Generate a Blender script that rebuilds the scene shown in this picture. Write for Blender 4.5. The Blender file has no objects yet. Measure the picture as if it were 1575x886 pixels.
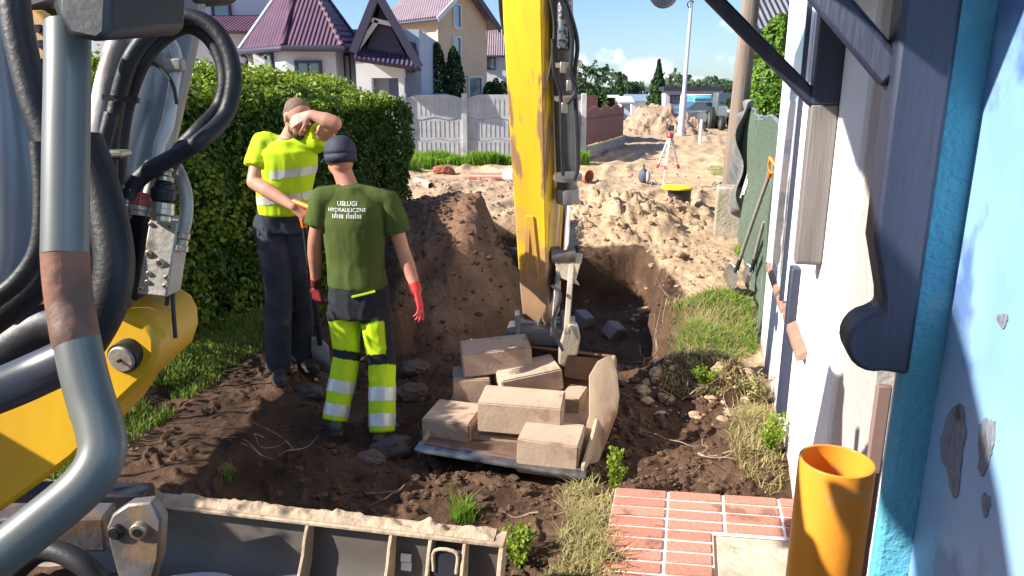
import bpy, bmesh, math, random
import numpy as np
from mathutils import Vector, Matrix
from mathutils.bvhtree import BVHTree
R = math.radians
S = bpy.context.scene
col = S.collection
# ---------------- camera, world, sun, exposure ----------------
CAMZ = 2.0; PITCH = 14.8; F = 1137.5
cam = bpy.data.cameras.new('camera'); camo = bpy.data.objects.new('camera', cam); col.objects.link(camo)
camo.location = (0, 0, CAMZ); camo.rotation_euler = (R(90 - PITCH), 0, 0)
cam.sensor_width = 36; cam.lens = 26; cam.clip_start = 0.05; cam.clip_end = 6000
S.camera = camo
S.view_settings.view_transform = 'Standard'; S.view_settings.look = 'None'
S.view_settings.exposure = 1.12; S.view_settings.gamma = 1
SUN = Vector((-0.970, -0.24, 0)).normalized(); EL = 34
sun_dir = Vector((SUN.x * math.cos(R(EL)), SUN.y * math.cos(R(EL)), math.sin(R(EL))))
sl = bpy.data.lights.new('sun', 'SUN'); sl.energy = 5.0; sl.angle = R(0.5); sl.color = (1, 0.95, 0.86)
so = bpy.data.objects.new('sun', sl); col.objects.link(so)
so.rotation_euler = sun_dir.to_track_quat('Z', 'Y').to_euler()
so.location = (-5, -5, 12)
W = bpy.data.worlds.new('World'); S.world = W; W.use_nodes = True
wn = W.node_tree.nodes; wl = W.node_tree.links; wn.clear()
def wnode(t, **k):
    n = wn.new(t)
    for a, b in k.items(): setattr(n, a, b)
    return n
def wmath(op, a, b=None, c=None, clamp=False):
    n = wn.new('ShaderNodeMath'); n.operation = op; n.use_clamp = clamp
    for i, v in enumerate((a, b, c)):
        if v is None: continue
        if isinstance(v, (int, float)): n.inputs[i].default_value = v
        else: wl.new(v, n.inputs[i])
    return n.outputs[0]
sky = wnode('ShaderNodeTexSky', sky_type='NISHITA', sun_disc=False, sun_elevation=R(EL),
            sun_rotation=math.atan2(SUN.x, SUN.y), air_density=1.0, dust_density=0.5, ozone_density=1.6)
tc = wnode('ShaderNodeTexCoord'); sx = wnode('ShaderNodeSeparateXYZ'); wl.new(tc.outputs['Generated'], sx.inputs[0])
az = wmath('ARCTAN2', sx.outputs[0], sx.outputs[1]); el = wmath('ARCSINE', sx.outputs[2])
nz = wnode('ShaderNodeTexNoise'); nz.inputs['Scale'].default_value = 30; nz.inputs['Detail'].default_value = 6; nz.inputs['Roughness'].default_value = .62
wl.new(tc.outputs['Generated'], nz.inputs['Vector'])
# every puff: azimuth, elevation, half width, half height (degrees), density
CL = [(7.2,2.6,1.3,.8,1),(9.9,1.5,2.3,1.1,1),(5.0,1.5,1.0,1.5,1),(16.4,4.6,1.9,.6,.8),(15.4,2.3,1.0,.4,.8),(13.0,.9,2.2,.5,.8),(7.5,.9,2.5,.6,.8),
      (-20,10,9,3,.8),(28,12,6,2,.7),(45,9,8,3,.9),(-45,14,10,4,.8),(70,20,14,5,.8),(120,25,20,7,.8),(-100,22,16,6,.8),(180,25,22,7,.8),(2,22,10,3,.5)]
tot = None
for a, e, w, h, d in CL:
    u = wmath('DIVIDE', wmath('SUBTRACT', az, R(a)), R(w)); v = wmath('DIVIDE', wmath('SUBTRACT', el, R(e)), R(h))
    r2 = wmath('ADD', wmath('MULTIPLY', u, u), wmath('MULTIPLY', v, v))
    m = wmath('MULTIPLY', wmath('SUBTRACT', 1.25, r2, clamp=True), d)
    tot = m if tot is None else wmath('MAXIMUM', tot, m)
cl = wmath('MULTIPLY', wmath('SUBTRACT', wmath('ADD', wmath('MULTIPLY', tot, .62), wmath('MULTIPLY', nz.outputs['Fac'], 2.6)), 1.50), 1.15, clamp=True)
cl = wmath('MULTIPLY', cl, wmath('MULTIPLY', tot, 1.2, clamp=True), clamp=True)
mx = wnode('ShaderNodeMix', data_type='RGBA'); wl.new(cl, mx.inputs['Factor']); 
tint = wnode('ShaderNodeMix', data_type='RGBA', blend_type='MULTIPLY'); tint.inputs['Factor'].default_value = 1
wl.new(sky.outputs[0], tint.inputs['A']); tint.inputs['B'].default_value = (.76, .92, 1.20, 1)
wl.new(tint.outputs['Result'], mx.inputs['A']); mx.inputs['B'].default_value = (9.2, 9.6, 10.0, 1)
bg = wnode('ShaderNodeBackground'); bg.inputs['Strength'].default_value = 0.075
wo = wnode('ShaderNodeOutputWorld'); wl.new(mx.outputs['Result'], bg.inputs[0]); wl.new(bg.outputs[0], wo.inputs[0])
try:
    S.cycles.max_bounces = 6; S.cycles.transparent_max_bounces = 6
    S.cycles.sample_clamp_indirect = 6
except Exception: pass

# ---------------- pixel rays ----------------
cp, sp = math.cos(R(PITCH)), math.sin(R(PITCH))
def ray(px, py):
    r, u = (px - 787.5) / F, (443 - py) / F
    return Vector((r, cp + u * sp, -sp + u * cp))       # depth 1 along the view axis
C0 = Vector((0, 0, CAMZ))
def PD(px, py, d): return C0 + ray(px, py) * d
def P(px, py, Y): v = ray(px, py); return C0 + v * (Y / v.y)
def PZ(px, py, z): v = ray(px, py); return C0 + v * ((z - CAMZ) / v.z)
# ---------------- numpy noise ----------------
def _h(ix, iy, iz, s):
    n = (ix * 374761393 + iy * 668265263 + iz * 2147483647 + s * 1274126177) & 0xffffffff
    n = ((n ^ (n >> 13)) * 1274126177) & 0xffffffff
    n = ((n ^ (n >> 16)) * 2246822519) & 0xffffffff
    return ((n ^ (n >> 15)) & 0xffffff) / float(0xffffff)
def vn(x, y, z=None, s=0):
    x = np.asarray(x, float); y = np.asarray(y, float); z = np.zeros_like(x) if z is None else np.asarray(z, float)
    ix, iy, iz = (np.floor(a).astype(np.int64) for a in (x, y, z))
    fx, fy, fz = x - ix, y - iy, z - iz
    fx, fy, fz = (a * a * (3 - 2 * a) for a in (fx, fy, fz))
    def L(dz):
        a = _h(ix, iy, iz + dz, s); b = _h(ix + 1, iy, iz + dz, s); c = _h(ix, iy + 1, iz + dz, s); d = _h(ix + 1, iy + 1, iz + dz, s)
        return (a * (1 - fx) + b * fx) * (1 - fy) + (c * (1 - fx) + d * fx) * fy
    return (L(0) * (1 - fz) + L(1) * fz) * 2 - 1
def fbm(x, y, z=None, o=4, s=0, g=.5):
    t = 0; a = 1; n = 0
    for i in range(o):
        k = 2 ** i
        t = t + a * vn(np.asarray(x) * k + 17.3 * i, np.asarray(y) * k - 9.1 * i, None if z is None else np.asarray(z) * k + 3.7 * i, s + i); n += a; a *= g
    return t / n
# ---------------- materials ----------------
MATS = {}
def mat(name, c1, c2=None, rough=.8, metal=0, scale=8, bump=0, bscale=60, c3=None, s3=3, t3=.6, spec=.5, stretch=(1, 1, 1), trans=0, coat=0, isl=0, dist=.01, detail=5, emit=None, mix=(.35, .65)):
    if name in MATS: return MATS[name]
    m = bpy.data.materials.new(name); m.use_nodes = True; n = m.node_tree.nodes; l = m.node_tree.links
    b = n['Principled BSDF']; out = n['Material Output']
    b.inputs['Roughness'].default_value = rough; b.inputs['Metallic'].default_value = metal
    b.inputs['Specular IOR Level'].default_value = spec; b.inputs['Coat Weight'].default_value = coat
    t = n.new('ShaderNodeTexCoord'); mp = n.new('ShaderNodeMapping'); l.new(t.outputs['Object'], mp.inputs[0]); mp.inputs['Scale'].default_value = stretch
    def ramp(sc, lo, hi, det=detail):
        q = n.new('ShaderNodeTexNoise'); q.inputs['Scale'].default_value = sc; q.inputs['Detail'].default_value = det; l.new(mp.outputs[0], q.inputs['Vector'])
        r = n.new('ShaderNodeMapRange'); r.inputs[1].default_value = lo; r.inputs[2].default_value = hi; l.new(q.outputs['Fac'], r.inputs[0]); return r.outputs[0]
    def mixc(f, a, bb):
        x = n.new('ShaderNodeMix'); x.data_type = 'RGBA'; l.new(f, x.inputs['Factor'])
        for k, v in (('A', a), ('B', bb)):
            if isinstance(v, tuple): x.inputs[k].default_value = (*v, 1)
            else: l.new(v, x.inputs[k])
        return x.outputs['Result']
    c = c1
    if c2: c = mixc(ramp(scale, *mix), c1, c2)
    if isl and c2:
        gi = n.new('ShaderNodeNewGeometry'); c = mixc(gi.outputs['Random Per Island'], c1, c2)
    if c3: c = mixc(ramp(s3, t3, t3 + .06, 7), c, c3)
    if isinstance(c, tuple): b.inputs['Base Color'].default_value = (*c, 1)
    else: l.new(c, b.inputs['Base Color'])
    if bump:
        bn = n.new('ShaderNodeBump'); bn.inputs['Strength'].default_value = bump; bn.inputs['Distance'].default_value = dist
        l.new(ramp(bscale, 0, 1), bn.inputs['Height']); l.new(bn.outputs[0], b.inputs['Normal'])
    if trans:
        tr = n.new('ShaderNodeBsdfTranslucent'); ms = n.new('ShaderNodeMixShader'); ms.inputs[0].default_value = trans
        if isinstance(c, tuple): tr.inputs[0].default_value = (*c, 1)
        else: l.new(c, tr.inputs[0])
        l.new(b.outputs[0], ms.inputs[1]); l.new(tr.outputs[0], ms.inputs[2]); l.new(ms.outputs[0], out.inputs[0])
    if emit:
        b.inputs['Emission Color'].default_value = (*emit[:3], 1); b.inputs['Emission Strength'].default_value = emit[3]
    MATS[name] = m; return m
# ---------------- mesh builder ----------------
def tag(o, label=None, cat=None, group=None, kind=None):
    if label: o['label'] = label
    if cat: o['category'] = cat
    if group: o['group'] = group
    if kind: o['kind'] = kind
    return o
def empty(name, loc, label, cat, group=None):
    o = bpy.data.objects.new(name, None); o.empty_display_size = .1; col.objects.link(o); o.location = loc; tag(o, label, cat, group); return o
def wloc(o):
    v = Vector((0, 0, 0))
    while o: v = v + o.location; o = o.parent
    return v
def frame(d, up=None):
    d = Vector(d).normalized(); up = Vector(up) if up else (Vector((0, 0, 1)) if abs(d.z) < .95 else Vector((0, 1, 0)))
    a = d.cross(up).normalized(); return a, a.cross(d).normalized()
def spline(pts, n=8):
    pts = [Vector(p) for p in pts]; q = [2 * pts[0] - pts[1]] + pts + [2 * pts[-1] - pts[-2]]; out = []
    for i in range(1, len(q) - 2):
        for k in range(n):
            t = k / n; a, b, c, d = q[i-1], q[i], q[i+1], q[i+2]
            out.append(.5 * ((2*b) + (c-a)*t + (2*a-5*b+4*c-d)*t*t + (3*b-a-3*c+d)*t**3))
    return out + [pts[-1]]
class MB:
    def __init__(s): s.v = []; s.f = []; s.m = []; s.mi = 0
    def add(s, vs, fs):
        o = len(s.v); s.v += [tuple(v) for v in vs]; s.f += [tuple(i + o for i in f) for f in fs]; s.m += [s.mi] * len(fs); return s
    def box(s, c, size, M=None):
        c = Vector(c); M = M or Matrix.Identity(3); x, y, z = [k / 2 for k in size]
        vs = [c + M @ Vector((a*x, b*y, d*z)) for d in (-1, 1) for b in (-1, 1) for a in (-1, 1)]
        return s.add(vs, [(0,2,3,1),(4,5,7,6),(0,1,5,4),(2,6,7,3),(0,4,6,2),(1,3,7,5)])
    def bx(s, a, b): 
        a = Vector(a); b = Vector(b); return s.box((a+b)/2, [abs(k) for k in (b-a)])
    def hexa(s, vs): return s.add(vs, [(0,3,2,1),(4,5,6,7),(0,1,5,4),(1,2,6,5),(2,3,7,6),(3,0,4,7)])  # bottom quad, top quad
    def prism(s, pts, ext):
        ext = Vector(ext); n = len(pts); pts = [Vector(p) for p in pts]
        return s.add(pts + [p + ext for p in pts], [tuple(range(n))[::-1], tuple(range(n, 2*n))] + [(i, (i+1) % n, n + (i+1) % n, n + i) for i in range(n)])
    def beam(s, a, b, w, h, up=None):
        a = Vector(a); b = Vector(b); x, y = frame(b - a, up)
        q = [x*w/2*i + y*h/2*j for i, j in ((-1,-1),(1,-1),(1,1),(-1,1))]
        return s.hexa([a + k for k in q] + [b + k for k in q])
    def tube(s, pts, r, n=12, cap=True, up=None, flat=1):
        pts = [Vector(p) for p in pts]; k = len(pts); rs = r if isinstance(r, (list, tuple)) else [r] * k
        if len(rs) != k: rs = list(np.interp(np.linspace(0, 1, k), np.linspace(0, 1, len(rs)), rs))
        vs = []; x = None
        for i, p in enumerate(pts):
            d = (pts[min(i+1, k-1)] - pts[max(i-1, 0)]).normalized()
            if x is None: x, y = frame(d, up)
            else: x = (x - d * x.dot(d)).normalized(); y = x.cross(d)
            y = x.cross(d).normalized()
            for j in range(n): t = 2*math.pi*j/n; vs.append(p + (x*math.cos(t) + y*math.sin(t)*flat) * rs[i])
        fs = [(i*n+j, i*n+(j+1) % n, (i+1)*n+(j+1) % n, (i+1)*n+j) for i in range(k-1) for j in range(n)]
        if cap: fs += [tuple(range(n))[::-1], tuple((k-1)*n + j for j in range(n))]
        return s.add(vs, fs)
    def cyl(s, a, b, r, r2=None, n=20): return s.tube([a, b], [r, r if r2 is None else r2], n)
    def lathe(s, c, prof, n=24, axis=(0, 0, 1), closed=False):
        c = Vector(c); ax = Vector(axis).normalized(); x, y = frame(ax)
        vs = [c + ax*z + (x*math.cos(2*math.pi*j/n) + y*math.sin(2*math.pi*j/n))*max(r, 1e-4) for r, z in prof for j in range(n)]
        k = len(prof); fs = [(i*n+j, i*n+(j+1) % n, (i+1)*n+(j+1) % n, (i+1)*n+j) for i in range(k-1) for j in range(n)]
        if closed: fs += [((k-1)*n+j, (k-1)*n+(j+1) % n, (j+1) % n, j) for j in range(n)]
        else: fs += [tuple(range(n))[::-1], tuple((k-1)*n+j for j in range(n))]
        return s.add(vs, fs)
    def ell(s, c, r, M=None, nu=16, nv=10):
        c = Vector(c); M = M or Matrix.Identity(3); r = (r, r, r) if isinstance(r, (int, float)) else r
        vs = [c + M @ Vector((0, 0, -r[2]))]
        for i in range(1, nv):
            a = math.pi*i/nv - math.pi/2
            for j in range(nu):
                t = 2*math.pi*j/nu; vs.append(c + M @ Vector((r[0]*math.cos(a)*math.cos(t), r[1]*math.cos(a)*math.sin(t), r[2]*math.sin(a))))
        vs.append(c + M @ Vector((0, 0, r[2]))); e = len(vs) - 1
        fs = [(0, 1+(j+1) % nu, 1+j) for j in range(nu)]
        for i in range(nv-2):
            for j in range(nu): a = 1+i*nu; fs.append((a+j, a+(j+1) % nu, a+nu+(j+1) % nu, a+nu+j))
        a = 1+(nv-2)*nu; fs += [(e, a+j, a+(j+1) % nu) for j in range(nu)]
        return s.add(vs, fs)
    def cap(s, a, b, r1, r2=None, n=14):
        r2 = r1 if r2 is None else r2; s.cyl(a, b, r1, r2, n); s.ell(a, r1, None, n, 8); return s.ell(b, r2, None, n, 8)
    def loft(s, secs, n=24, cap=True):
        """secs: (centre, rx, ry, yaw, power) horizontal rings"""
        vs = []
        for c, rx, ry, yaw in secs:
            c = Vector(c)
            for j in range(n):
                t = 2*math.pi*j/n; ca, sa = math.cos(t), math.sin(t)
                X = rx*math.copysign(abs(ca)**.85, ca); Y = ry*math.copysign(abs(sa)**.85, sa)
                vs.append(c + Vector((X*math.cos(yaw) - Y*math.sin(yaw), X*math.sin(yaw) + Y*math.cos(yaw), 0)))
        k = len(secs); fs = [(i*n+j, i*n+(j+1) % n, (i+1)*n+(j+1) % n, (i+1)*n+j) for i in range(k-1) for j in range(n)]
        if cap: fs += [tuple(range(n))[::-1], tuple((k-1)*n+j for j in range(n))]
        return s.add(vs, fs)
    def build(s, name, m, parent=None, smooth=35, bevel=0, label=None, cat=None, group=None, kind=None, origin=None, recalc=True, bseg=2):
        me = bpy.data.meshes.new(name); v = np.array([tuple(p) for p in s.v], float)
        if parent: org = wloc(parent)
        elif origin is not None: org = Vector(origin)
        else: org = Vector(((v[:,0].min()+v[:,0].max())/2, (v[:,1].min()+v[:,1].max())/2, v[:,2].min()))
        me.from_pydata([tuple(p) for p in (v - np.array(org))], [], s.f)
        for x in (m if isinstance(m, (list, tuple)) else [m]): me.materials.append(x)
        if isinstance(m, (list, tuple)): me.polygons.foreach_set('material_index', s.m)
        if recalc:
            b = bmesh.new(); b.from_mesh(me); bmesh.ops.recalc_face_normals(b, faces=b.faces); b.to_mesh(me); b.free()
        if smooth:
            me.polygons.foreach_set('use_smooth', [True]*len(me.polygons)); me.set_sharp_from_angle(angle=R(smooth))
        o = bpy.data.objects.new(name, me); col.objects.link(o)
        if parent: o.parent = parent
        else: o.location = org
        if bevel:
            q = o.modifiers.new('bevel', 'BEVEL'); q.width = bevel; q.segments = bseg; q.limit_method = 'ANGLE'; q.angle_limit = R(40)
        tag(o, label, cat, group, kind); return o
def copy_tree(o, loc=None, rz=None, label=None, parent=None):
    c = o.copy(); col.objects.link(c); c.parent = parent
    if loc is not None: c.location = loc
    if rz is not None: c.rotation_euler.z = rz
    if label: c['label'] = label
    for ch in list(o.children): copy_tree(ch, parent=c)
    return c
def quads(name, V, parent, m, label=None, cat=None, kind=None, group=None, nv=4, org=None):
    """V: (N,nv,3) array of separate faces"""
    V = np.asarray(V, float); N = len(V); me = bpy.data.meshes.new(name)
    if parent: org = wloc(parent)
    elif org is None: org = Vector((V[:,:,0].mean(), V[:,:,1].mean(), V[:,:,2].min()))
    co = (V.reshape(-1, 3) - np.array(org)).astype(np.float32)
    me.vertices.add(N*nv); me.vertices.foreach_set('co', co.ravel()); me.loops.add(N*nv); me.loops.foreach_set('vertex_index', np.arange(N*nv, dtype=np.int32))
    me.polygons.add(N); me.polygons.foreach_set('loop_start', np.arange(0, N*nv, nv, dtype=np.int32)); me.update(calc_edges=True); me.validate()
    me.materials.append(m); o = bpy.data.objects.new(name, me); col.objects.link(o)
    if parent: o.parent = parent
    else: o.location = org
    tag(o, label, cat, group, kind); return o
rng = np.random.default_rng(7)
def leafV(C, size, up=.3, asp=.55, nrm=None, rg=None):
    g = rg or rng; N = len(C); n = g.normal(size=(N, 3)); n[:,2] += up
    if nrm is not None: n = n * .8 + np.asarray(nrm)
    n /= np.linalg.norm(n, axis=1)[:,None]; a = np.cross(n, g.normal(size=(N, 3))); a /= np.linalg.norm(a, axis=1)[:,None]; b = np.cross(n, a)
    s = (np.asarray(size) * g.uniform(.65, 1.3, N))[:,None] if np.ndim(size) == 0 else (np.asarray(size) * g.uniform(.65, 1.3, N))[:,None]
    return np.stack([C - a*s, C - b*s*asp + n*s*.12, C + a*s, C + b*s*asp + n*s*.12], 1)
def bladeV(B, hgt, lean=.5, w=.004, rg=None):
    g = rg or rng; N = len(B); t = g.uniform(0, 2*np.pi, N); l = g.uniform(.1, 1, N) * lean * hgt; d = np.stack([np.cos(t), np.sin(t), np.zeros(N)], 1)
    p = np.stack([-d[:,1], d[:,0], d[:,2]], 1) * (w * g.uniform(.6, 1.4, N))[:,None]
    up = np.zeros((N, 3)); up[:,2] = hgt; mid = B + d*(l*.35)[:,None] + up*.6; top = B + d*l[:,None] + up*g.uniform(.85, 1, N)[:,None]
    return np.concatenate([np.stack([B - p, B + p, mid + p*.7, mid - p*.7], 1), np.stack([mid - p*.7, mid + p*.7, top + p*.1, top - p*.1], 1)])
# ---------------- ground ----------------
def sst(a, b, x): t = np.clip((x - a) / (b - a), 0, 1); return t*t*(3 - 2*t)
def gau(x, y, cx, cy, rx, ry, ang=0, p=1):
    c, s = math.cos(R(ang)), math.sin(R(ang)); dx, dy = x - cx, y - cy
    u, v = (dx*c + dy*s)/rx, (-dx*s + dy*c)/ry; return np.exp(-(u*u + v*v)**p)
def boxm(x, y, x0, x1, y0, y1, e): return sst(x0 - e, x0 + e, x)*(1 - sst(x1 - e, x1 + e, x))*sst(y0 - e, y0 + e, y)*(1 - sst(y1 - e, y1 + e, y))
def wallx(y): return 0.54 + 0.26*y
def masks(x, y):
    x = np.asarray(x, float); y = np.asarray(y, float)
    wx = x + .22*fbm(x*1.1, y*1.1, s=3, o=3); wy = y + .3*fbm(x*.9 + 9, y*.9, s=5, o=3)
    pit = boxm(wx, y + .12*vn(x*2, y*2, s=9), -1.0, 1.42 + (y - 6)*.10, 5.35, 9.1, .10)
    pit2 = boxm(wx, wy, -.35, .55, 9.9, 12.2, .2)
    work = np.maximum(boxm(wx, wy, -2.15 , 1.6, -1, 5.6, .3), boxm(wx - .2*(wy - 5), wy, -2.15, 0, 5, 9.3, .25))
    near = np.maximum(np.maximum(pit, pit2), work)
    green = np.clip(boxm(wx - .25*(wy - 5), wy, -3.4, -2.05, 1.5, 10.3, .2) + gau(x, y, 1.85, 6.3, .42, .85, -14)*1.15 + gau(x, y, -2.0, 21, 3.0, 1.0) + gau(x, y, 1.5, 21.6, 1.5, .7)
                    + gau(x, y, 3.15, 9.3, .35, .8, -14) + gau(x, y, .33, 2.55, .26, .7, -8)*.8 + gau(x, y, 1.5, 3.9, .22, .8, -14)*.55 + gau(x, y, 5.4, 19.5, .35, 1.2, -14)*.8 + gau(x, y, 1.35, 5.1, .4, .3)*.6, 0, 1)
    road = sst(9, 14, y)
    return near, pit, pit2, green, road, wx, wy
def bankm(x, y, wx, wy):
    return np.clip(.95*gau(wx, wy, -.50, 6.9, .72, 1.1, -8, 1.5) + .80*gau(wx, wy, -.95, 8.3, .95, 1.0, 0, 1.6), 0, 1)
def ground(x, y):
    x = np.asarray(x, float); y = np.asarray(y, float)
    near, pit, pit2, green, road, wx, wy = masks(x, y)
    fade = 1 - sst(35, 60, np.hypot(x, y))
    h = -.62*pit - .62*pit2*(1 - .35*gau(x, y, -.2, 11, .4, 1))
    hp_ = bankm(x, y, wx, wy); h += hp_*(1.02 + .05*vn(x*5, y*1.2, s=71)) + pit*.55*hp_          # spoil bank
    lump = fbm(x*3.2, y*3.2, s=11, o=4)
    md = gau(wx, wy, 1.75, 11.2, 1.25, 1.5, -14, 1.5); h += md*(.32 + .26*np.maximum(lump, -.5) + .10*np.abs(fbm(x*6, y*6, s=13, o=3)) + .10*(np.abs(fbm(x*1.6, y*2.2, s=15, o=3)) < .07))
    h += .13*gau(x, y, 2.2, 7.05, .35, .35); m2 = gau(wx, wy, 2.0, 8.4, .75, .8, -14, 1.4); h += m2*(.10 + .08*lump)
    h += gau(x, y, 1.75, 6.2, .5, .8, -14)*.03 + gau(wx, wy, 1.35, 4.75, .42, .42, -14, 1.4)*(.17 + .1*lump) + gau(wx, wy, 1.42, 3.75, .22, .35)*.12
    h += .12*sst(-1.25, -1.6, x)*(1 - sst(5.5, 7, y)) + .06*sst(-2.0, -2.3, x - .25*(y - 5))
    h += .1*gau(x, y, .32, 2.5, .3, .8) - .09*gau(x, y, .0, 3.85, .75, .35, -8, 1.5)
    # ruts and churned soil
    h += fade*near*(.055*fbm(x*2.1, y*1.4, s=21, o=5, g=.6) + .03*(1 - 2.4*np.abs(fbm(x*1.7 + 4, y*1.5, s=27, o=3)))*.5 + .014*np.abs(vn(x*9, y*9, s=25)))
    sv = (x - .26*y)
    tr = np.sin(sv*9 + 1.3*fbm(x*.5, y*.35, s=31, o=3)*6)*.5 + .5
    h += fade*road*(1-green)*(.12*tr**2*(.4 + .6*vn(x*.7, y*.5, s=33)) + .045*fbm(x*1.6, y*1.1, s=35, o=5, g=.62) + .035*np.abs(fbm(x*4.3, y*3.1, s=37, o=4, g=.7)))
    h += fade*(1 - road)*(1 - near)*(.035*fbm(x*2.6, y*2.6, s=41, o=5, g=.6)+.01*np.abs(vn(x*14, y*14, s=45)))
    rd = fbm(x*5, y*5, s=51, o=3); h += fade*(1-green*.7)*.03*np.where(np.abs(rd) < .12, (.12 - np.abs(rd))/.12, 0)*(1-md)
    h += sst(60, 400, np.hypot(x, y))*0
    # flat beneath the step and the house
    h = np.where(x > wallx(y) + .02, np.minimum(h, .02), h)
    return h
def gz(x, y): return float(ground(np.array([x]), np.array([y]))[0])
def make_ground():
    rr = np.concatenate([[0.0], np.geomspace(.5, 30, 700), np.geomspace(30.8, 1800, 90)])
    aa = np.concatenate([np.linspace(-180, -44, 46)[:-1], np.linspace(-44, 44, 600), np.linspace(44, 180, 46)[1:-1]])
    A, B = np.meshgrid(np.radians(aa), rr); X = B*np.sin(A); Y = B*np.cos(A); Z = ground(X, Y)
    n, k = X.shape; me = bpy.data.meshes.new('ground'); co = np.stack([X, Y, Z], -1).reshape(-1, 3).astype(np.float32)
    I = np.arange(n*k).reshape(n, k); J = np.roll(I, -1, 1); Fc = np.stack([I[:-1], J[:-1], J[1:], I[1:]], -1).reshape(-1, 4)[:, ::-1]
    me.vertices.add(len(co)); me.vertices.foreach_set('co', co.ravel()); me.loops.add(Fc.size); me.loops.foreach_set('vertex_index', Fc.ravel().astype(np.int32))
    me.polygons.add(len(Fc)); me.polygons.foreach_set('loop_start', np.arange(0, Fc.size, 4, dtype=np.int32)); me.polygons.foreach_set('use_smooth', np.ones(len(Fc), bool)); me.update(calc_edges=True)
    near, pit, pit2, green, road, wx, wy = masks(X, Y)
    far = sst(45, 80, B); green = np.maximum(green, far*.8*(np.abs(X - .26*Y) > 8))
    moist = np.clip(near*1.0 + .9*boxm(X, Y, -1.2, 1.75, 5.1, 9.45, .12) - gau(wx, wy, 1.75, 11.2, 1.3, 1.5) , 0, 1)  # moist soil, plus a box painting shade onto the pit walls
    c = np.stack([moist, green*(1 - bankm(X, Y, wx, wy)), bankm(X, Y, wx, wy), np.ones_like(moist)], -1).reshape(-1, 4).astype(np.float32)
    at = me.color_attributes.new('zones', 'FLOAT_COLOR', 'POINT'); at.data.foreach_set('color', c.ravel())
    m = bpy.data.materials.new('sandy_soil'); m.use_nodes = True; nn = m.node_tree.nodes; l = m.node_tree.links; b = nn['Principled BSDF']; b.inputs['Roughness'].default_value = .95; b.inputs['Specular IOR Level'].default_value = .2
    a = nn.new('ShaderNodeAttribute'); a.attribute_name = 'zones'; se = nn.new('ShaderNodeSeparateColor'); l.new(a.outputs['Color'], se.inputs[0])
    g = nn.new('ShaderNodeNewGeometry')
    def noise(sc, det=6, ro=.6):
        q = nn.new('ShaderNodeTexNoise'); q.inputs['Scale'].default_value = sc; q.inputs['Detail'].default_value = det; q.inputs['Roughness'].default_value = ro; l.new(g.outputs['Position'], q.inputs['Vector']); return q.outputs['Fac']
    def rng_(v, lo, hi):
        r = nn.new('ShaderNodeMapRange'); r.inputs[1].default_value = lo; r.inputs[2].default_value = hi; l.new(v, r.inputs[0]); return r.outputs[0]
    def mx(f, a_, b_):
        x = nn.new('ShaderNodeMix'); x.data_type = 'RGBA'; l.new(f, x.inputs['Factor'])
        for k_, v in (('A', a_), ('B', b_)):
            if isinstance(v, tuple): x.inputs[k_].default_value = (*v, 1)
            else: l.new(v, x.inputs[k_])
        return x.outputs['Result']
    def ma(op, p, q):
        x = nn.new('ShaderNodeMath'); x.operation = op; x.use_clamp = True
        for i, v in enumerate((p, q)):
            if isinstance(v, (int, float)): x.inputs[i].default_value = v
            else: l.new(v, x.inputs[i])
        return x.outputs[0]
    sand = mx(rng_(noise(1.7), .3, .7), (.38, .25, .145), (.57, .41, .265)); sand = mx(rng_(noise(30), .55, .75), sand, (.20, .12, .07))
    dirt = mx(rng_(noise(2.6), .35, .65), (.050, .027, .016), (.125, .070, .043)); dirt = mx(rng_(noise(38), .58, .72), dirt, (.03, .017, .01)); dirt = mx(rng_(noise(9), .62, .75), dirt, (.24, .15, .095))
    gra = mx(rng_(noise(5), .35, .65), (.05, .075, .015), (.20, .17, .07))
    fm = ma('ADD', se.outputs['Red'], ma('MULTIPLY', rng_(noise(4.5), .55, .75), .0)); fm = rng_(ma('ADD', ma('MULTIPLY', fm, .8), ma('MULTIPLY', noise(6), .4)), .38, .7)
    bank = mx(rng_(noise(3.2), .35, .65), (.17, .092, .056), (.27, .155, .095)); bank = mx(rng_(noise(30), .56, .72), bank, (.09, .05, .03))
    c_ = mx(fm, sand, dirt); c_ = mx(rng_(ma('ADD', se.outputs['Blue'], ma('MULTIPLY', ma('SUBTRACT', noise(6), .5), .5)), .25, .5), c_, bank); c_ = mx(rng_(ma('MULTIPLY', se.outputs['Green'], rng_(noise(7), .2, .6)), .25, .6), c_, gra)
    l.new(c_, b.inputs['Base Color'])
    b1 = nn.new('ShaderNodeBump'); b1.inputs['Distance'].default_value = .035; b1.inputs['Strength'].default_value = .8; l.new(noise(11, 8, .68), b1.inputs['Height'])
    b2 = nn.new('ShaderNodeBump'); b2.inputs['Distance'].default_value = .006; b2.inputs['Strength'].default_value = .8; l.new(noise(120, 3), b2.inputs['Height']); l.new(b1.outputs[0], b2.inputs['Normal']); l.new(b2.outputs[0], b.inputs['Normal'])
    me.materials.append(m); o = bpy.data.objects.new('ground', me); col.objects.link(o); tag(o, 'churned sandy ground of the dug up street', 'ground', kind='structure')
make_ground()
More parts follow.
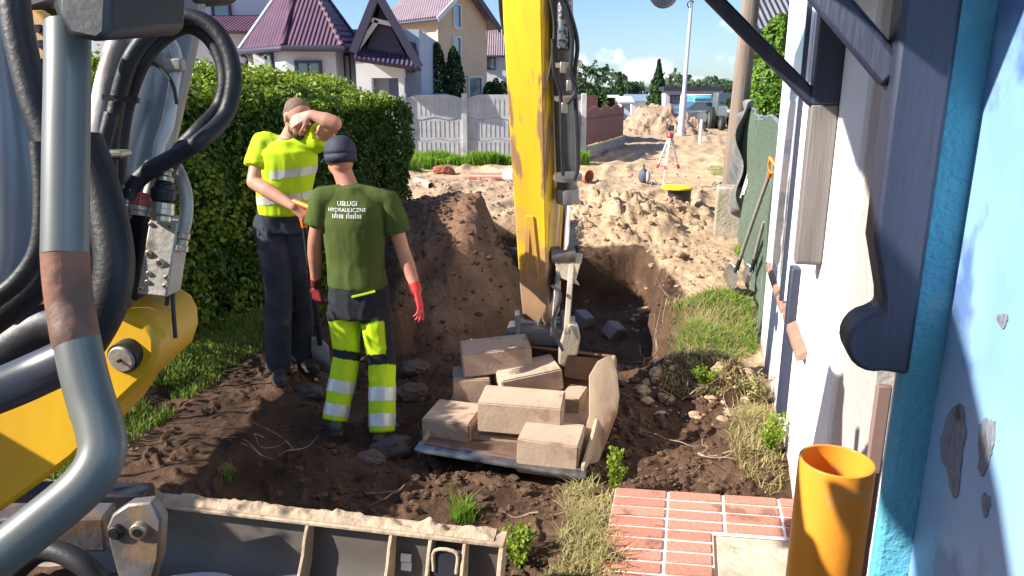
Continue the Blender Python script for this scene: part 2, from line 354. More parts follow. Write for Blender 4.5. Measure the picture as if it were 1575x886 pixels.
# clods and stones: nobody could count them
def clods(N, reg, smin, smax, m, name, label, flat=.7, seed=3):
    g = np.random.default_rng(seed); ico = bmesh.new(); bmesh.ops.create_icosphere(ico, subdivisions=2, radius=1); bv = np.array([v.co[:] for v in ico.verts]); bf = np.array([[v.index for v in f.verts] for f in ico.faces]); ico.free()
    x = []; y = []
    for (cx, cy, rx, ry, a, w) in reg:
        k = int(N*w); t = g.uniform(0, 2*np.pi, k); r = np.sqrt(g.uniform(0, 1, k)); u, v = r*np.cos(t)*rx, r*np.sin(t)*ry; c, s = math.cos(R(a)), math.sin(R(a)); x.append(cx + u*c - v*s); y.append(cy + u*s + v*c)
    x = np.concatenate(x); y = np.concatenate(y); k = x < wallx(y) - .1; x, y = x[k], y[k]; n = len(x); z = ground(x, y); sz = smin*(smax/smin)**(g.uniform(0, 1, n)**2.6)
    V = bv[None]*(1 + .55*fbm(bv[None,:,0]*1.9 + x[:,None]*7, bv[None,:,1]*1.9 + y[:,None]*7, bv[None,:,2]*1.9, o=3, g=.65))[...,None]
    V = V*sz[:,None,None]*np.stack([g.uniform(.7, 1.3, n), g.uniform(.7, 1.3, n), g.uniform(.5, .9, n)*flat/.7], 1)[:,None,:]; t = g.uniform(0, 6.3, n); c, s = np.cos(t)[:,None], np.sin(t)[:,None]
    V = np.stack([V[...,0]*c - V[...,1]*s + x[:,None], V[...,0]*s + V[...,1]*c + y[:,None], V[...,2] + z[:,None] + sz[:,None]*.2], -1)
    T = V[:, bf].reshape(-1, 3, 3)
    o = quads(name, T, None, m, label, 'soil', 'stuff', nv=3); return o
M_sandclod = mat('sand_clod', (.48,.33,.22), (.26,.165,.10), rough=.95, isl=1, spec=.2)
M_dirtclod = mat('dirt_clod', (.045,.025,.016), (.15,.088,.055), rough=.95, isl=1, spec=.2)
clods(1300, [(1.75, 11, 1.3, 1.7, -14, .35), (2.1, 8.3, .8, 1, -14, .12), (2.6, 16, 2.2, 6, -14, .5), (1.35, 4.7, .5, .5, 0, .12), (-.6, 15, 1.8, 1.6, 0, .2)], .008, .055, M_sandclod, 'sand_clods', 'loose pale clods scattered over the dry sand')
clods(4200, [(0, 4.6, 1.6, 1.4, 0, .35), (.2, 7, 1.5, 1.8, 0, .25), (-.7, 7, .8, 1.5, 0, .15), (-.7, 11, 1.1, 2.3, 0, .2), (.2, 3.2, 1.2, .8, 0, .2), (1, 4, .6, .8, 0, .15)], .005, .034, M_dirtclod, 'dirt_clods', 'loose dark clods on the moist trench soil')
# grass
M_grass = mat('grass_blade', (.09,.17,.02), (.26,.33,.06), rough=.6, isl=1, trans=.35, spec=.2)
M_lush = mat('lush_grass_blade', (.10,.25,.015), (.30,.46,.05), rough=.6, isl=1, trans=.4, spec=.2)
M_straw = mat('dry_grass_blade', (.45,.36,.17), (.27,.25,.09), rough=.8, isl=1, trans=.25, spec=.2)
def grass(name, label, regs, m, hgt, lean, w, seed, thr=-.2):
    g = np.random.default_rng(seed); V = []
    for (cx, cy, rx, ry, a, k) in regs:
        t = g.uniform(0, 2*np.pi, k); r = np.sqrt(g.uniform(0, 1, k)); u, v = r*np.cos(t)*rx, r*np.sin(t)*ry; c, s = math.cos(R(a)), math.sin(R(a)); x = cx + u*c - v*s; y = cy + u*s + v*c
        ok = (fbm(x*2.3, y*2.3, s=seed, o=3) > thr) & (x < wallx(y) - .03); x, y = x[ok], y[ok]; z = ground(x, y)
        V.append(bladeV(np.stack([x, y, z - .005], 1), hgt*g.uniform(.4, 1.15, len(x))*(1 + .5*vn(x*1.5, y*1.5)), lean, w*max(1, cy/8), rg=g))
    return quads(name, np.concatenate(V), None, m, label, 'grass', 'stuff')
grass('grass', 'green grass strip along the foot of the hedge and the fence', [(-2.2, 5.4, .34, 2.6, -14, 14000), (-2.5, 3.8, .4, 1.4, -14, 8000), (-1.5, 8.6, .25, 1.6, -14, 2500)], M_grass, .085, .8, .004, 5)
grass('grass', 'lush green grass patch against the white wall', [(1.80, 6.2, .46, .85, -14, 5600), (1.6, 5.75, .3, .3, 0, 1500), (3.1, 9.2, .25, .6, -14, 1500), (5.4, 19.5, .3, 1.2, -14, 500)], M_lush, .062, 1.6, .004, 6, -.02)
grass('grass', 'tall weeds and grass in front of the concrete fence', [(-1.6, 20.9, 2.2, .5, 0, 7000), (-3.0, 19.6, 1, 1.2, 0, 3000), (1.2, 21.3, 1, .4, 0, 2000)], M_lush, .34, .6, .007, 8)
grass('dry_grass', 'dry straw and yellowed grass beside the brick step', [(.28, 2.5, .15, .6, -6, 1900), (.36, 3.2, .12, .3, 0, 700), (1.65, 6.2, .5, .85, -14, 4200), (1.35, 4.8, .35, .3, 0, 1300), (1.55, 5.6, .3, .5, -14, 2600), (1.42, 3.9, .16, .6, -14, 1500)], M_straw, .07, 2.0, .003, 9)
# ---------------- foliage things ----------------
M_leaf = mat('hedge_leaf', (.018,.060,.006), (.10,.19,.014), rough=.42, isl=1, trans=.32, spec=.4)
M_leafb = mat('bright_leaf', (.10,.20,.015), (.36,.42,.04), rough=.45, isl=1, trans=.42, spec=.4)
M_con = mat('conifer_leaf', (.018,.05,.016), (.055,.11,.03), rough=.7, isl=1, trans=.15, spec=.2)
M_conb = mat('thuja_leaf', (.06,.14,.015), (.20,.33,.04), rough=.6, isl=1, trans=.25, spec=.2)
M_farl = mat('far_leaf', (.05,.085,.05), (.10,.15,.08), rough=.8, isl=1, trans=.2, spec=.1)
M_core = mat('hedge_twigs', (.016,.022,.008), (.035,.028,.016), scale=12, rough=.95, spec=.1)
M_bark = mat('bark', (.12,.085,.06), (.22,.17,.12), scale=14, stretch=(1,1,.2), rough=.95, bump=.6, bscale=30)
def hedge():
    root = empty('hedge', (-3.0, 6, 0), 'dense clipped green hedge as tall as the workers along the left side', 'hedge')
    def fx(y): return -1.50 + .25*(y - 9.5) + .06*np.sin(y*1.1) + .04*np.sin(y*2.7)   # street face
    def tz(y): return 2.05 - .028*(y - 5)
    ys = np.linspace(5.1, 9.95, 40); mb = MB(); vs = []
    for y in ys:
        X = fx(y) - .12; T = tz(y) - .12; vs += [(X, y, -.05), (X, y, T - .15), (X - .2, y, T), (X - .9, y, T + .22), (X - 1.3, y, T), (X - 1.3, y, -.05)]
    n = 6; k = len(ys); mb.add(vs, [(i*n+j, i*n+(j+1) % n, (i+1)*n+(j+1) % n, (i+1)*n+j) for i in range(k-1) for j in range(n)] + [tuple(range(n)), tuple((k-1)*n+j for j in range(n))[::-1]])
    vs = []; k = 16  # near core: dense top shaped to shade the soil, gap below for dapples
    for y in np.linspace(1.0, 5.1, k): vs += [(fx(y) - .22, y, 1.38), (fx(y) - .2, y, tz(y) - .12), (fx(y) - .45, y, tz(y) - .02), (fx(y) - .5, y, 1.5)]
    mb.add(vs, [(i*4+j, i*4+(j+1) % 4, (i+1)*4+(j+1) % 4, (i+1)*4+j) for i in range(k-1) for j in range(4)] + [(0,1,2,3), (k*4-1,k*4-2,k*4-3,k*4-4)])
    mb.build('branches', M_core, root)
    g = np.random.default_rng(11)
    def jit(x, y, z): return fbm(x*2.2, y*2.2, z*2.2, o=4, s=4)
    def face(N, y0, y1, sz):
        y = g.uniform(y0, y1, N); z = .06 + (tz(y) - .06)*g.uniform(0, 1, N); x = fx(y) + .21*jit(y, z, 0*y) - np.abs(g.normal(0, .055, N)) + .03 - .09*sst(1.75, 2.05, z) - .1*sst(.5, 0, z)
        keep = g.uniform(0, 1, N) < sst(-.75, .0, fbm(y*4, z*4, s=77, o=2))*.9 + .1
        return leafV(np.stack([x, y, z], 1)[keep], sz, nrm=(.7, -.2, .3), rg=g)
    def loose(N, y0, y1, sz):
        y = g.uniform(y0, y1, N); z = .06 + (tz(y) + .05)*g.uniform(0, 1, N); x = fx(y) - g.uniform(0, .55, N)
        keep = g.uniform(0, 1, N) < sst(-.35, .1, fbm(y*2.5, z*2.5, x*2.5, s=78, o=3))
        return leafV(np.stack([x, y, z], 1)[keep], sz, rg=g)
    st_ = MB()
    for i in range(10): yy = 1.5 + i*.38; st_.tube(spline([(fx(yy) - .5, yy, 0), (fx(yy) - .45 + g.normal(0,.06), yy + g.normal(0,.1), .9), (fx(yy) - .5 + g.normal(0,.15), yy + g.normal(0,.15), 1.9)], 5), [.022, .006], 6)
    st_.build('stems', M_bark, root)
    quads('foliage', np.concatenate([face(27000, 4.8, 6.6, .024), loose(3400, 1.2, 5.2, .03), face(30000, 6.6, 10.0, .027)]), root, M_leaf)
    yy = g.uniform(4.8, 9.9, 1500); zz = .1 + 1.8*g.uniform(0, 1, 1500); quads('dead_leaves', leafV(np.stack([fx(yy) + .05 + .2*jit(yy, zz, 0*yy), yy, zz], 1)[fbm(yy*2, zz*2, s=99, o=2) > .05], .022, rg=g), root, mat('dead_leaf', (.22,.12,.04), (.30,.24,.07), isl=1, rough=.8, trans=.2))
    def top(N, y0, y1, sz):
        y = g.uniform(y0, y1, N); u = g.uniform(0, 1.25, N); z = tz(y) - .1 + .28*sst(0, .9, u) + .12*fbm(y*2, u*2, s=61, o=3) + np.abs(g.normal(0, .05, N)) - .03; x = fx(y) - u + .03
        tall = (g.uniform(0, 1, N) < .04); z = z + tall*g.uniform(0, .12, N)
        return leafV(np.stack([x, y, z], 1), sz, nrm=(0, -.1, .6), rg=g)
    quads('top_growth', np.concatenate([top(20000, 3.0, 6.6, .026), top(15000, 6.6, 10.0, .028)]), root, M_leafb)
    z = g.uniform(.05, 1.95, 6000); u = g.uniform(0, 1.3, 6000); quads('end_foliage', leafV(np.stack([fx(10.0) - u, 10.0 + .08*jit(u, z, z) + 0*u, z], 1), .028, nrm=(.1, .6, .2), rg=g), root, M_leaf)
    # sprigs standing out of the face, brighter leaf colour painting sun dapples
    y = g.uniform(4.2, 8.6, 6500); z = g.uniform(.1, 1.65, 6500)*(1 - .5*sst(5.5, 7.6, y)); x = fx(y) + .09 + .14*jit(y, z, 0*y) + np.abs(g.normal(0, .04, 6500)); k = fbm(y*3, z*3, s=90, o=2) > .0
    quads('dapple_leaves', leafV(np.stack([x, y, z], 1)[k], .027, nrm=(.4, -.4, .5), rg=g), root, M_leafb)
hedge()
def conifer(name, base, h, r, m, label, N=2500, ls=.08, shape='cone', group=None, seed=1, cat='tree', low=.04):
    g = np.random.default_rng(seed); base = Vector(base); root = empty(name, base, label, cat, group)
    MB().tube([base, base + Vector((0, 0, h*.93))], [r*.12, r*.02], 8).build('trunk', M_bark, root)
    t = g.uniform(0, 1, N)**(1.25); z = low*h + t*(1 - low)*h
    if shape == 'cone': rad = r*(1 - t)**.85*(.72 + .28*np.abs(np.sin(t*26 + .6)))
    else: rad = r*np.clip(np.minimum(1, t*5 + .45), 0, 1)*(1 - t**3.2)**.6
    a = g.uniform(0, 2*np.pi, N); lob = 1 + .22*vn(a*2.2, t*9, s=seed); q = np.sqrt(g.uniform(.35, 1, N)); rr = rad*q*lob
    C = np.stack([base.x + rr*np.cos(a), base.y + rr*np.sin(a), base.z + z - (rr*.25 if shape == 'cone' else 0)], 1)
    nr = np.stack([np.cos(a), np.sin(a), 0*a], 1)
    quads('crown', leafV(C, ls, nrm=nr, rg=g, up=.5), root, m); return root
def broad(name, base, h, r, m, label, N=3000, ls=.12, seed=1, crown0=.35, group=None, cat='tree', sparse=.0, lob=9):
    g = np.random.default_rng(seed); base = Vector(base); root = empty(name, base, label, cat, group); tr = MB()
    top = base + Vector((g.normal(0, .04)*h, 0, h*.75)); tr.tube(spline([base, base + Vector((g.normal(0, .03)*h, 0, h*.4)), top], 6), [h*.03, h*.008], 8)
    C = []
    for i in range(lob):
        a = g.uniform(0, 6.28); q = g.uniform(.25, .85)*r; c = base + Vector((q*math.cos(a), q*math.sin(a), h*g.uniform(crown0 + .1, .88))); lr = r*g.uniform(.3, .5)
        tr.tube(spline([base + Vector((0, 0, h*crown0*g.uniform(.7, 1.3))), (base + c)/2 + Vector((0, 0, h*.25)), c], 4), [h*.012, h*.003], 6)
        k = N//lob; d = g.normal(size=(k, 3)); d /= np.linalg.norm(d, axis=1)[:,None]; rr = lr*(g.uniform(.35, 1, k)**.5)*(1 + .3*vn(d[:,0]*3 + i, d[:,1]*3, d[:,2]*3)); C.append(np.array(c) + d*rr[:,None]*np.array([1, 1, .8]))
    tr.build('trunk', M_bark, root); C = np.concatenate(C)
    if sparse: C = C[fbm(C[:,0]*1.4/r*2, C[:,1], C[:,2]*1.4/r*2, o=2) > sparse - .3]
    quads('crown', leafV(C, ls, rg=g), root, m); return root
def gp(px, py, Y, dz=0): p = P(px, py, Y); return Vector((p.x, p.y, dz))
# thujas by the yellow house
for i, (px, top, r, lab) in enumerate([(633, 98, .42, 'narrow thuja half hidden behind the hedge end'), (653, 93, .36, 'shortest slim thuja by the yellow house'), (671, 66, .55, 'tallest slim thuja in front of the corner of the yellow house'), (697, 72, .5, 'slim thuja before the gable wall of the yellow house')]):
    t = P(px, top, 33); conifer('thuja_tree', (t.x, 33, 0), t.z, r, M_con, lab, 2600, .09, 'col', 'slim thujas by the yellow house', 20 + i)
for i, (px, top) in enumerate([(752, 127), (763, 121), (774, 126)]):
    t = P(px, top, 36); conifer('thuja_shrub', (t.x, 36, 0), t.z, .45, M_con, ['small dark pointed shrub nearest the yellow house', 'middle one of the small dark pointed shrubs', 'small dark pointed shrub beside the yellow excavator arm'][i], 1200, .1, 'col', 'small dark shrubs behind the fence', 30 + i, 'shrub')
# right side greenery
t = P(1193, 22, 13.5); conifer('thuja_tree', (t.x + .1, 13.5, 0), t.z, .62, M_conb, 'tall bright green columnar tree beside the wooden pole', 9000, .05, 'col', seed=41)
for i, (px, py, Y, r, n) in enumerate([(1186, 140, 12.6, .55, 4200), (1197, 150, 11.2, .5, 4000)]):
    t = P(px, py, Y); g = np.random.default_rng(50 + i); root = empty('bush', (t.x, Y, 0), ['rounded bright green bush behind the netting fence', 'yellow green bush closest to the white wall'][i], 'bush'); MB().cyl((t.x, Y, 0), (t.x, Y, 1.3), .05, .02, 8).build('stem', M_bark, root)
    d = g.normal(size=(n, 3)); d /= np.linalg.norm(d, axis=1)[:,None]; rr = r*(1 + .3*fbm(d[:,0]*2.5, d[:,1]*2.5, d[:,2]*2.5, o=3))*g.uniform(.6, 1, n)**.4
    C = np.array([t.x, Y, t.z - r*.45 - .3]) + d*rr[:,None]*np.array([1, 1, 1.25]); C = C[C[:,2] > .05]; quads('foliage', leafV(C, .045, rg=g, nrm=d[:len(C)]*0), root, M_conb)
t = P(1190, 175, 16); 
# far trees
def ft(px, top, Y, w, kind, label, name='pine_tree', N=2500, seed=1, m=None, ls=None, **k):
    t = P(px, top, Y); r = w/2/F*Y; ls = ls or Y*.0022
    if kind == 'c': conifer(name, (t.x, Y, 0), t.z, r, m or M_con, label, N, ls, 'cone', seed=seed, **k)
    else: broad(name, (t.x, Y, 0), t.z, r, m or M_farl, label, N, ls, seed, **k)
ft(1014, 92, 58, 42, 'c', 'tall dark spruce in front of the low grey building', 'spruce_tree', 5000, 60)
ft(953, 112, 66, 36, 'c', 'ragged spruce behind the white sheds', 'spruce_tree', 1800, 61)
ft(900, 84, 44, 66, 'b', 'airy tree with thin branches rising beside the excavator arm', 'leafy_tree', 1500, 62, sparse=.25, m=M_con, crown0=.3)
for i, (px, top, w) in enumerate([(872,128,70),(925,131,50),(975,129,44),(1040,126,60),(1072,128,50),(1100,122,56),(1132,124,50),(1160,118,60)]):
    ft(px, top, 95 + (i % 3)*8, w, 'b', ['leafy tree of the far line, behind the excavator arm', 'leafy tree of the far line, above the white sheds', 'leafy tree of the far line, left of the tall spruce', 'leafy tree of the far line, left of the steel lamp pole', 'leafy tree of the far line, right of the steel lamp pole', 'leafy tree of the far line, above the concrete rings', 'leafy tree of the far line, left of the wooden pole', 'leafy tree of the far line, right of the wooden pole'][i], 'leafy_tree', 1500, 70 + i, group='far line of trees', crown0=.12)
ft(1140, 118, 34, 34, 'b', 'round green tree right behind the wooden pole', 'leafy_tree', 3000, 85, m=M_con, crown0=.1)
# far wood: one mass to close the horizon
g = np.random.default_rng(91); N = 9000; a = g.uniform(-1.2, 1.2, N); rr = 150 + g.uniform(0, 25, N); hh = 5.5 + 2.2*vn(a*40, a*0, s=5) + 1.2*vn(a*150, a*0, s=6); z = hh*g.uniform(0, 1, N)**.6
quads('far_wood', leafV(np.stack([rr*np.sin(a), rr*np.cos(a), z], 1), .9, rg=g), None, M_farl, 'far wood closing the horizon as one soft green mass', 'wood', 'stuff')
# dark hedge behind the brown fence
root = empty('hedge', P(905, 150, 33), 'dark green clipped hedge behind the brown fence', 'hedge'); root.location.z = 0
a_, b_ = P(868, 140, 34), P(932, 142, 31); g = np.random.default_rng(92); N = 5000; u = g.uniform(0, 1, N); v = g.uniform(0, 1, N); w = g.uniform(-.6, .6, N)
MB().beam((a_.x, a_.y, .9), (b_.x, b_.y, .9), .9, 1.8).build('branches', M_core, root)
quads('foliage', leafV(np.stack([a_.x + (b_.x-a_.x)*u, a_.y + (b_.y-a_.y)*u + w, 2.15*v**.6 - .05], 1), .09, rg=g), root, M_con)
# ---------------- fences ----------------
M_conc = mat('pale_concrete', (.52,.50,.50), (.42,.40,.41), scale=3, rough=.9, bump=.35, bscale=25, c3=(.33,.30,.28), s3=1.5, t3=.68)
def concrete_fence():
    Y0 = 22.3; A = P(600, 200, Y0); root = empty('concrete_fence', (A.x, Y0, 0), 'pale concrete panel fence with wavy scalloped tops', 'fence')
    xs = [P(p, 200, Y0).x for p in (622.5, 715, 806, 897)]; xs = [xs[0] - (xs[1]-xs[0])] + xs
    for x in xs: MB().box((x, Y0 - .02, .98), (.16, .16, 2.0)).build('post', M_conc, root, bevel=.015)
    for a, b in zip(xs[:-1], xs[1:]):
        for k in range(3):
            n = 40; z0 = .02 + k*.62; mb = MB(); bot = []; top = []
            def prof(u, kk):
                if kk == 0: return .02
                if kk == 3: return 1.84 + .13*math.sin(math.pi*u) + .02*math.sin(u*math.pi*3)
                return .02 + kk*.62 + .035*math.sin(u*math.pi*4 + kk*.8)
            pts = [Vector((a + .07 + (b - a - .14)*i/n, 0, 0)) for i in range(n+1)]
            fr = [(p.x, Y0 - .02 + (.014 if k % 2 else 0), prof(i/n, k) + .006) for i, p in enumerate(pts)]; tp = [(p.x, Y0 - .02 + (.014 if k % 2 else 0), prof(i/n, k+1) - .006) for i, p in enumerate(pts)]
            vs = fr + tp + [(x, y + .06, z) for x, y, z in fr] + [(x, y + .06, z) for x, y, z in tp]; m = n+1
            fs = []
            for i in range(n): fs += [(i, i+1, m+i+1, m+i), (2*m+i, 3*m+i, 3*m+i+1, 2*m+i+1), (m+i, m+i+1, 3*m+i+1, 3*m+i), (i, 2*m+i, 2*m+i+1, i+1)]
            mb.add(vs, fs)
            for i in range(1, 12):                      # shallow vertical board relief
                x = a + .07 + (b - a - .14)*i/12; mb.box((x, Y0 - .024 + (.014 if k % 2 else 0), z0 + .33), (.02, .012, .46))
            mb.build('panel', M_conc, root)
concrete_fence()
M_brown = mat('brown_plank', (.105,.038,.036), (.15,.055,.05), scale=2, rough=.75, bump=.3, bscale=30, stretch=(4,4,.5))
M_kerb = mat('grey_concrete', (.40,.36,.32), (.27,.24,.21), scale=5, rough=.95, bump=.5, bscale=40)
def picket_fence():
    a, b = Vector((1.75, 21.9, 0)), Vector((4.35, 29.6, 0)); d = (b - a); L = d.length; d.normalize(); n = Vector((d.y, -d.x, 0))
    root = empty('picket_fence', a, 'dark brown picket fence with rounded board tops on a low concrete base', 'fence')
    MB().beam(a + Vector((0, 0, .05)), b + Vector((0, 0, .05)), .2, .5).build('base_wall', M_kerb, root, bevel=.02)
    ml = mat('pale_moss', (.40,.38,.18)); MB().beam(a + n*.02 + Vector((0, 0, .34)), b + n*.02 + Vector((0, 0, .34)), .05, .05).build('bottom_rail', ml, root)
    MB().beam(a - n*.04 + Vector((0, 0, 1.25)), b - n*.04 + Vector((0, 0, 1.25)), .04, .07).build('top_rail', M_brown, root)
    k = int(L/.155); 
    for s in range(4):
        pass
    for i in range(k):
        c = a + d*(.08 + i*.155); ph = (i % 12)/11; z = 1.47 + .12*math.sin(math.pi*ph) ; w = .068
        prof = [(-w, .4), (w, .4), (w, z - .06)] + [(w*math.cos(t), z - .06 + .06*math.sin(t)) for t in (R(30), R(60), R(90), R(120), R(150))] + [(-w, z - .06)]
        MB().prism([c + d*u + Vector((0, 0, v)) for u, v in prof], n*.022).build('board', M_brown, root)
    for i in range(5):
        c = a + d*(L*i/4); MB().beam(c - n*.07 + Vector((0, 0, .2)), c - n*.07 + Vector((0, 0, 1.5)), .07, .07, d).build('post', M_brown, root)
    # taller return panel further left
    root2 = empty('board_fence', P(900, 185, 31), 'taller reddish brown board fence before the dark hedge', 'fence'); root2.location.z = 0
    for i in range(13):
        p = P(870 + i*3.9, 180, 30.5 ); MB().box((p.x, 30.5, .95), (.1, .03, 1.9)).build('board', M_brown, root2)
    p, q = P(868, 180, 30.56), P(920, 180, 30.56); MB().beam((p.x, 30.56, 1.4), (q.x, 30.56, 1.4), .04, .08).build('rail', M_brown, root2)
picket_fence()
def net_fence():
    M_net = mat('green_netting', (.13,.18,.125), (.20,.25,.175), scale=60, rough=.8, stretch=(1,1,1), bump=.8, bscale=120, mix=(.45,.55), trans=.4)
    M_old = mat('grey_tarp', (.20,.20,.19), (.11,.11,.11), scale=4, rough=.7, bump=.6, bscale=12, dist=.04)
    M_gal = mat('galvanised_steel', (.42,.44,.46), (.30,.31,.32), scale=6, rough=.45, metal=.7)
    def line(y): return wallx(y) + .02
    root = empty('netting_fence', (line(9), 9, 0), 'fence of green shade netting beside the house corner', 'fence')
    for y in (6.6, 8.6, 10.7): MB().cyl((line(y) + .04, y, 0), (line(y) + .04, y, 1.76), .022).build('post', M_gal, root)
    g = np.random.default_rng(3); nY, nZ = 90, 30; vs = []; 
    for i in range(nY):
        y = 5.9 + i*(5.0/(nY-1))
        for j in range(nZ):
            t = j/(nZ-1); z = -.03 + t*(1.78 + .04*math.sin(y*2.1)); x = line(y) + .035*math.sin(y*5 + 2*t) + .02*math.sin(y*17 + t*5) + .02*math.sin(t*9 + y)
            vs.append((x, y, z))
    MB().add(vs, [(i*nZ+j, (i+1)*nZ+j, (i+1)*nZ+j+1, i*nZ+j+1) for i in range(nY-1) for j in range(nZ-1)]).build('netting', M_net, root, smooth=80)
    tp = spline([(line(y) + .02*math.sin(y*9), y, 1.76 + .04*math.sin(y*2.1)) for y in np.linspace(5.9, 10.9, 14)], 4)
    MB().tube(tp, .016, 8).build('top_wire', M_gal, root)
    # rolled tarp bunched at the far end
    root = empty('tarpaulin', (line(11.2), 11.2, 0), 'bunched grey tarpaulin hanging at the far end of the netting', 'tarpaulin')
    mb = MB(); vs = []; n = 26; m = 22
    for i in range(n):
        for j in range(m):
            u, v = i/(n-1), j/(m-1); y = 9.9 + 2.6*u; vs.append((line(y) - .05 - .1*abs(math.sin(u*14 + v*2)) - .06*math.sin(v*11 + u*5), y, .45*(1-u)**2 + v*(1.72 - .3*(1-u)**2) + .08*math.sin(u*11)*v))
    mb.add(vs, [(i*m+j, (i+1)*m+j, (i+1)*m+j+1, i*m+j+1) for i in range(n-1) for j in range(m-1)]); o = mb.build('cloth', M_old, root, smooth=60); q = o.modifiers.new('s', 'SOLIDIFY'); q.thickness = .01
    MB().cyl((line(12.4), 12.4, 0), (line(12.4), 12.4, 1.85), .03).build('post', M_gal, root)
net_fence()
# ---------------- poles ----------------
M_pole = mat('weathered_pole', (.17,.125,.095), (.27,.21,.165), scale=3, stretch=(3,3,.15), rough=.95, bump=.5, bscale=25, dist=.02)
b0, b1 = P(1123, 292, 11.4), P(1152, 20, 11.4)
def ext(a, b, z0, z1): d = (b - a)/(b.z - a.z); return a + d*(z0 - a.z), a + d*(z1 - a.z)
q0, q1 = ext(b0, b1, -.1, 6.5)
MB().tube([q0, (q0+q1)/2 + Vector((.01,0,0)), q1], [.14, .125, .11], 18).build('utility_pole', M_pole, label='weathered wooden utility pole standing behind the concrete block', cat='pole')
M_lamp = mat('lamp_pole_paint', (.55,.58,.62), (.48,.5,.54), scale=2, rough=.5)
b0, b1 = P(1049, 182, 36), P(1063, 12, 36); q0, q1 = ext(b0, b1, 0, 6.6); root = empty('lamp_pole', q0, 'slim pale grey lamp pole rising beside the sand heap', 'lamp pole')
MB().tube([q0, q0.lerp(q1, .28), q0.lerp(q1, .30), q1], [.17, .16, .10, .07], 14).build('shaft', M_lamp, root)
MB().cyl(q0, q0 + Vector((0,0,.12)), .27, n=14).build('foot', M_lamp, root)
w0 = P(1077, 213, 30.5); M_white = mat('white_paint', (.78,.78,.76), (.7,.7,.69), scale=4, rough=.6)
MB().tube([(w0.x, w0.y, -.05), (w0.x + .01, w0.y, .95)], [.07, .06], 10).build('marker_post', M_white, label='short white marker post on the sand right of the tripod', cat='post')
# concrete block
p = PZ(1118, 372, 0.0); M_blk = mat('mossy_concrete', (.40,.34,.27), (.27,.23,.17), scale=6, rough=.95, bump=.7, bscale=28, dist=.02, c3=(.25,.24,.13), s3=3, t3=.58)
mb = MB(); rz = Matrix.Rotation(R(-14), 3, 'Z'); mb.box((p.x + .12, p.y + .2, .34), (.50, .34, .82), rz)
root = mb.build('concrete_block', M_blk, label='rough upright concrete block at the foot of the wooden pole', cat='concrete block', bevel=.03)
# canister behind the block
p = P(1108, 268, 11.9); root = empty('fuel_can', (p.x, 11.5, gz(p.x, 11.5)), 'black and white canister on the ground left of the wooden pole', 'canister')
M_blackp = mat('black_plastic', (.025,.025,.03), rough=.4); zz = gz(p.x, 11.5)+.0
MB().box((p.x, 11.5, zz + .48), (.22, .16, .26)).build('body', M_blackp, root, bevel=.03); MB().box((p.x, 11.5, zz + .17), (.24, .18, .34)).build('stand', M_kerb, root, bevel=.02)
MB().box((p.x, 11.41, zz + .47), (.14, .012, .1)).build('label_sticker', M_white, root); MB().tube(spline([(p.x-.06, 11.5, zz+.6), (p.x-.05, 11.5, zz+.68), (p.x+.05, 11.5, zz+.68), (p.x+.06, 11.5, zz+.6)], 5), .012, 8).build('handle', M_blackp, root); MB().cyl((p.x+.08, 11.5, zz+.6), (p.x+.08, 11.5, zz+.65), .025).build('cap', M_white, root)
# ---------------- left house ----------------
def wavyroof(name, c1, c2):
    m = mat(name, c1, c2, scale=1.5, rough=.5, spec=.4)
    if 'wv' in m: return m
    m['wv'] = 1; n = m.node_tree.nodes; l = m.node_tree.links; b = n['Principled BSDF']; t = n.new('ShaderNodeNewGeometry')
    w = n.new('ShaderNodeTexWave'); w.bands_direction = 'X'; w.inputs['Scale'].default_value = 2.4; l.new(t.outputs['Position'], w.inputs[0])
    w2 = n.new('ShaderNodeTexWave'); w2.bands_direction = 'Z'; w2.wave_profile = 'SAW'; w2.inputs['Scale'].default_value = 1.6; l.new(t.outputs['Position'], w2.inputs[0])
    a = n.new('ShaderNodeMath'); a.operation = 'ADD'; l.new(w.outputs['Fac'], a.inputs[0]); l.new(w2.outputs['Fac'], a.inputs[1])
    bp = n.new('ShaderNodeBump'); bp.inputs['Distance'].default_value = .05; bp.inputs['Strength'].default_value = .8; l.new(a.outputs[0], bp.inputs['Height']); l.new(bp.outputs[0], b.inputs['Normal']); return m
M_plum = wavyroof('plum_roof_tile', (.078,.034,.062), (.11,.048,.078))
M_navyroof = wavyroof('dark_roof_tile', (.05,.04,.085), (.08,.06,.11))
M_plaster = mat('grey_plaster', (.52,.54,.60), (.47,.50,.56), scale=1.2, rough=.9, bump=.2, bscale=20)
M_plw = mat('white_plaster', (.72,.71,.70), (.64,.63,.62), scale=1.2, rough=.9)
M_trim = mat('dark_trim', (.035,.03,.06), rough=.5)
M_glass = mat('window_glass', (.05,.10,.16), rough=.06, spec=1.0, metal=.0, coat=1)
def window(root, c, w, h, n=(0,-1,0), fm=None, bars=1):
    c = Vector(c); n = Vector(n).normalized(); u = Vector((-n.y, n.x, 0)).normalized(); M = Matrix((u, n, Vector((0,0,1)))).transposed(); t = .08
    mb = MB()
    for sx_ in (-1, 1): mb.box(c + u*sx_*(w/2 + t/2) + n*.03, (t, .12, h + 2*t), M)
    for sz in (-1, 1): mb.box(c + Vector((0,0,sz*(h/2 + t/2))) + n*.03, (w, .12, t), M)
    for i in range(bars): mb.box(c + u*(-w/2 + w*(i+1)/(bars+1)) + n*.02, (.05, .08, h), M)
    f = mb.build('window', fm or M_trim, root)
    MB().box(c + n*.01, (w - .002, .03, h - .002), M).build('pane', M_glass, f); return f
def sheet(pts, th=.12):
    mb = MB(); pts = [Vector(p) for p in pts]; n = (pts[1]-pts[0]).cross(pts[2]-pts[0]).normalized()
    if n.z < 0: n = -n
    mb.prism([p - n*th for p in pts], n*th); return mb
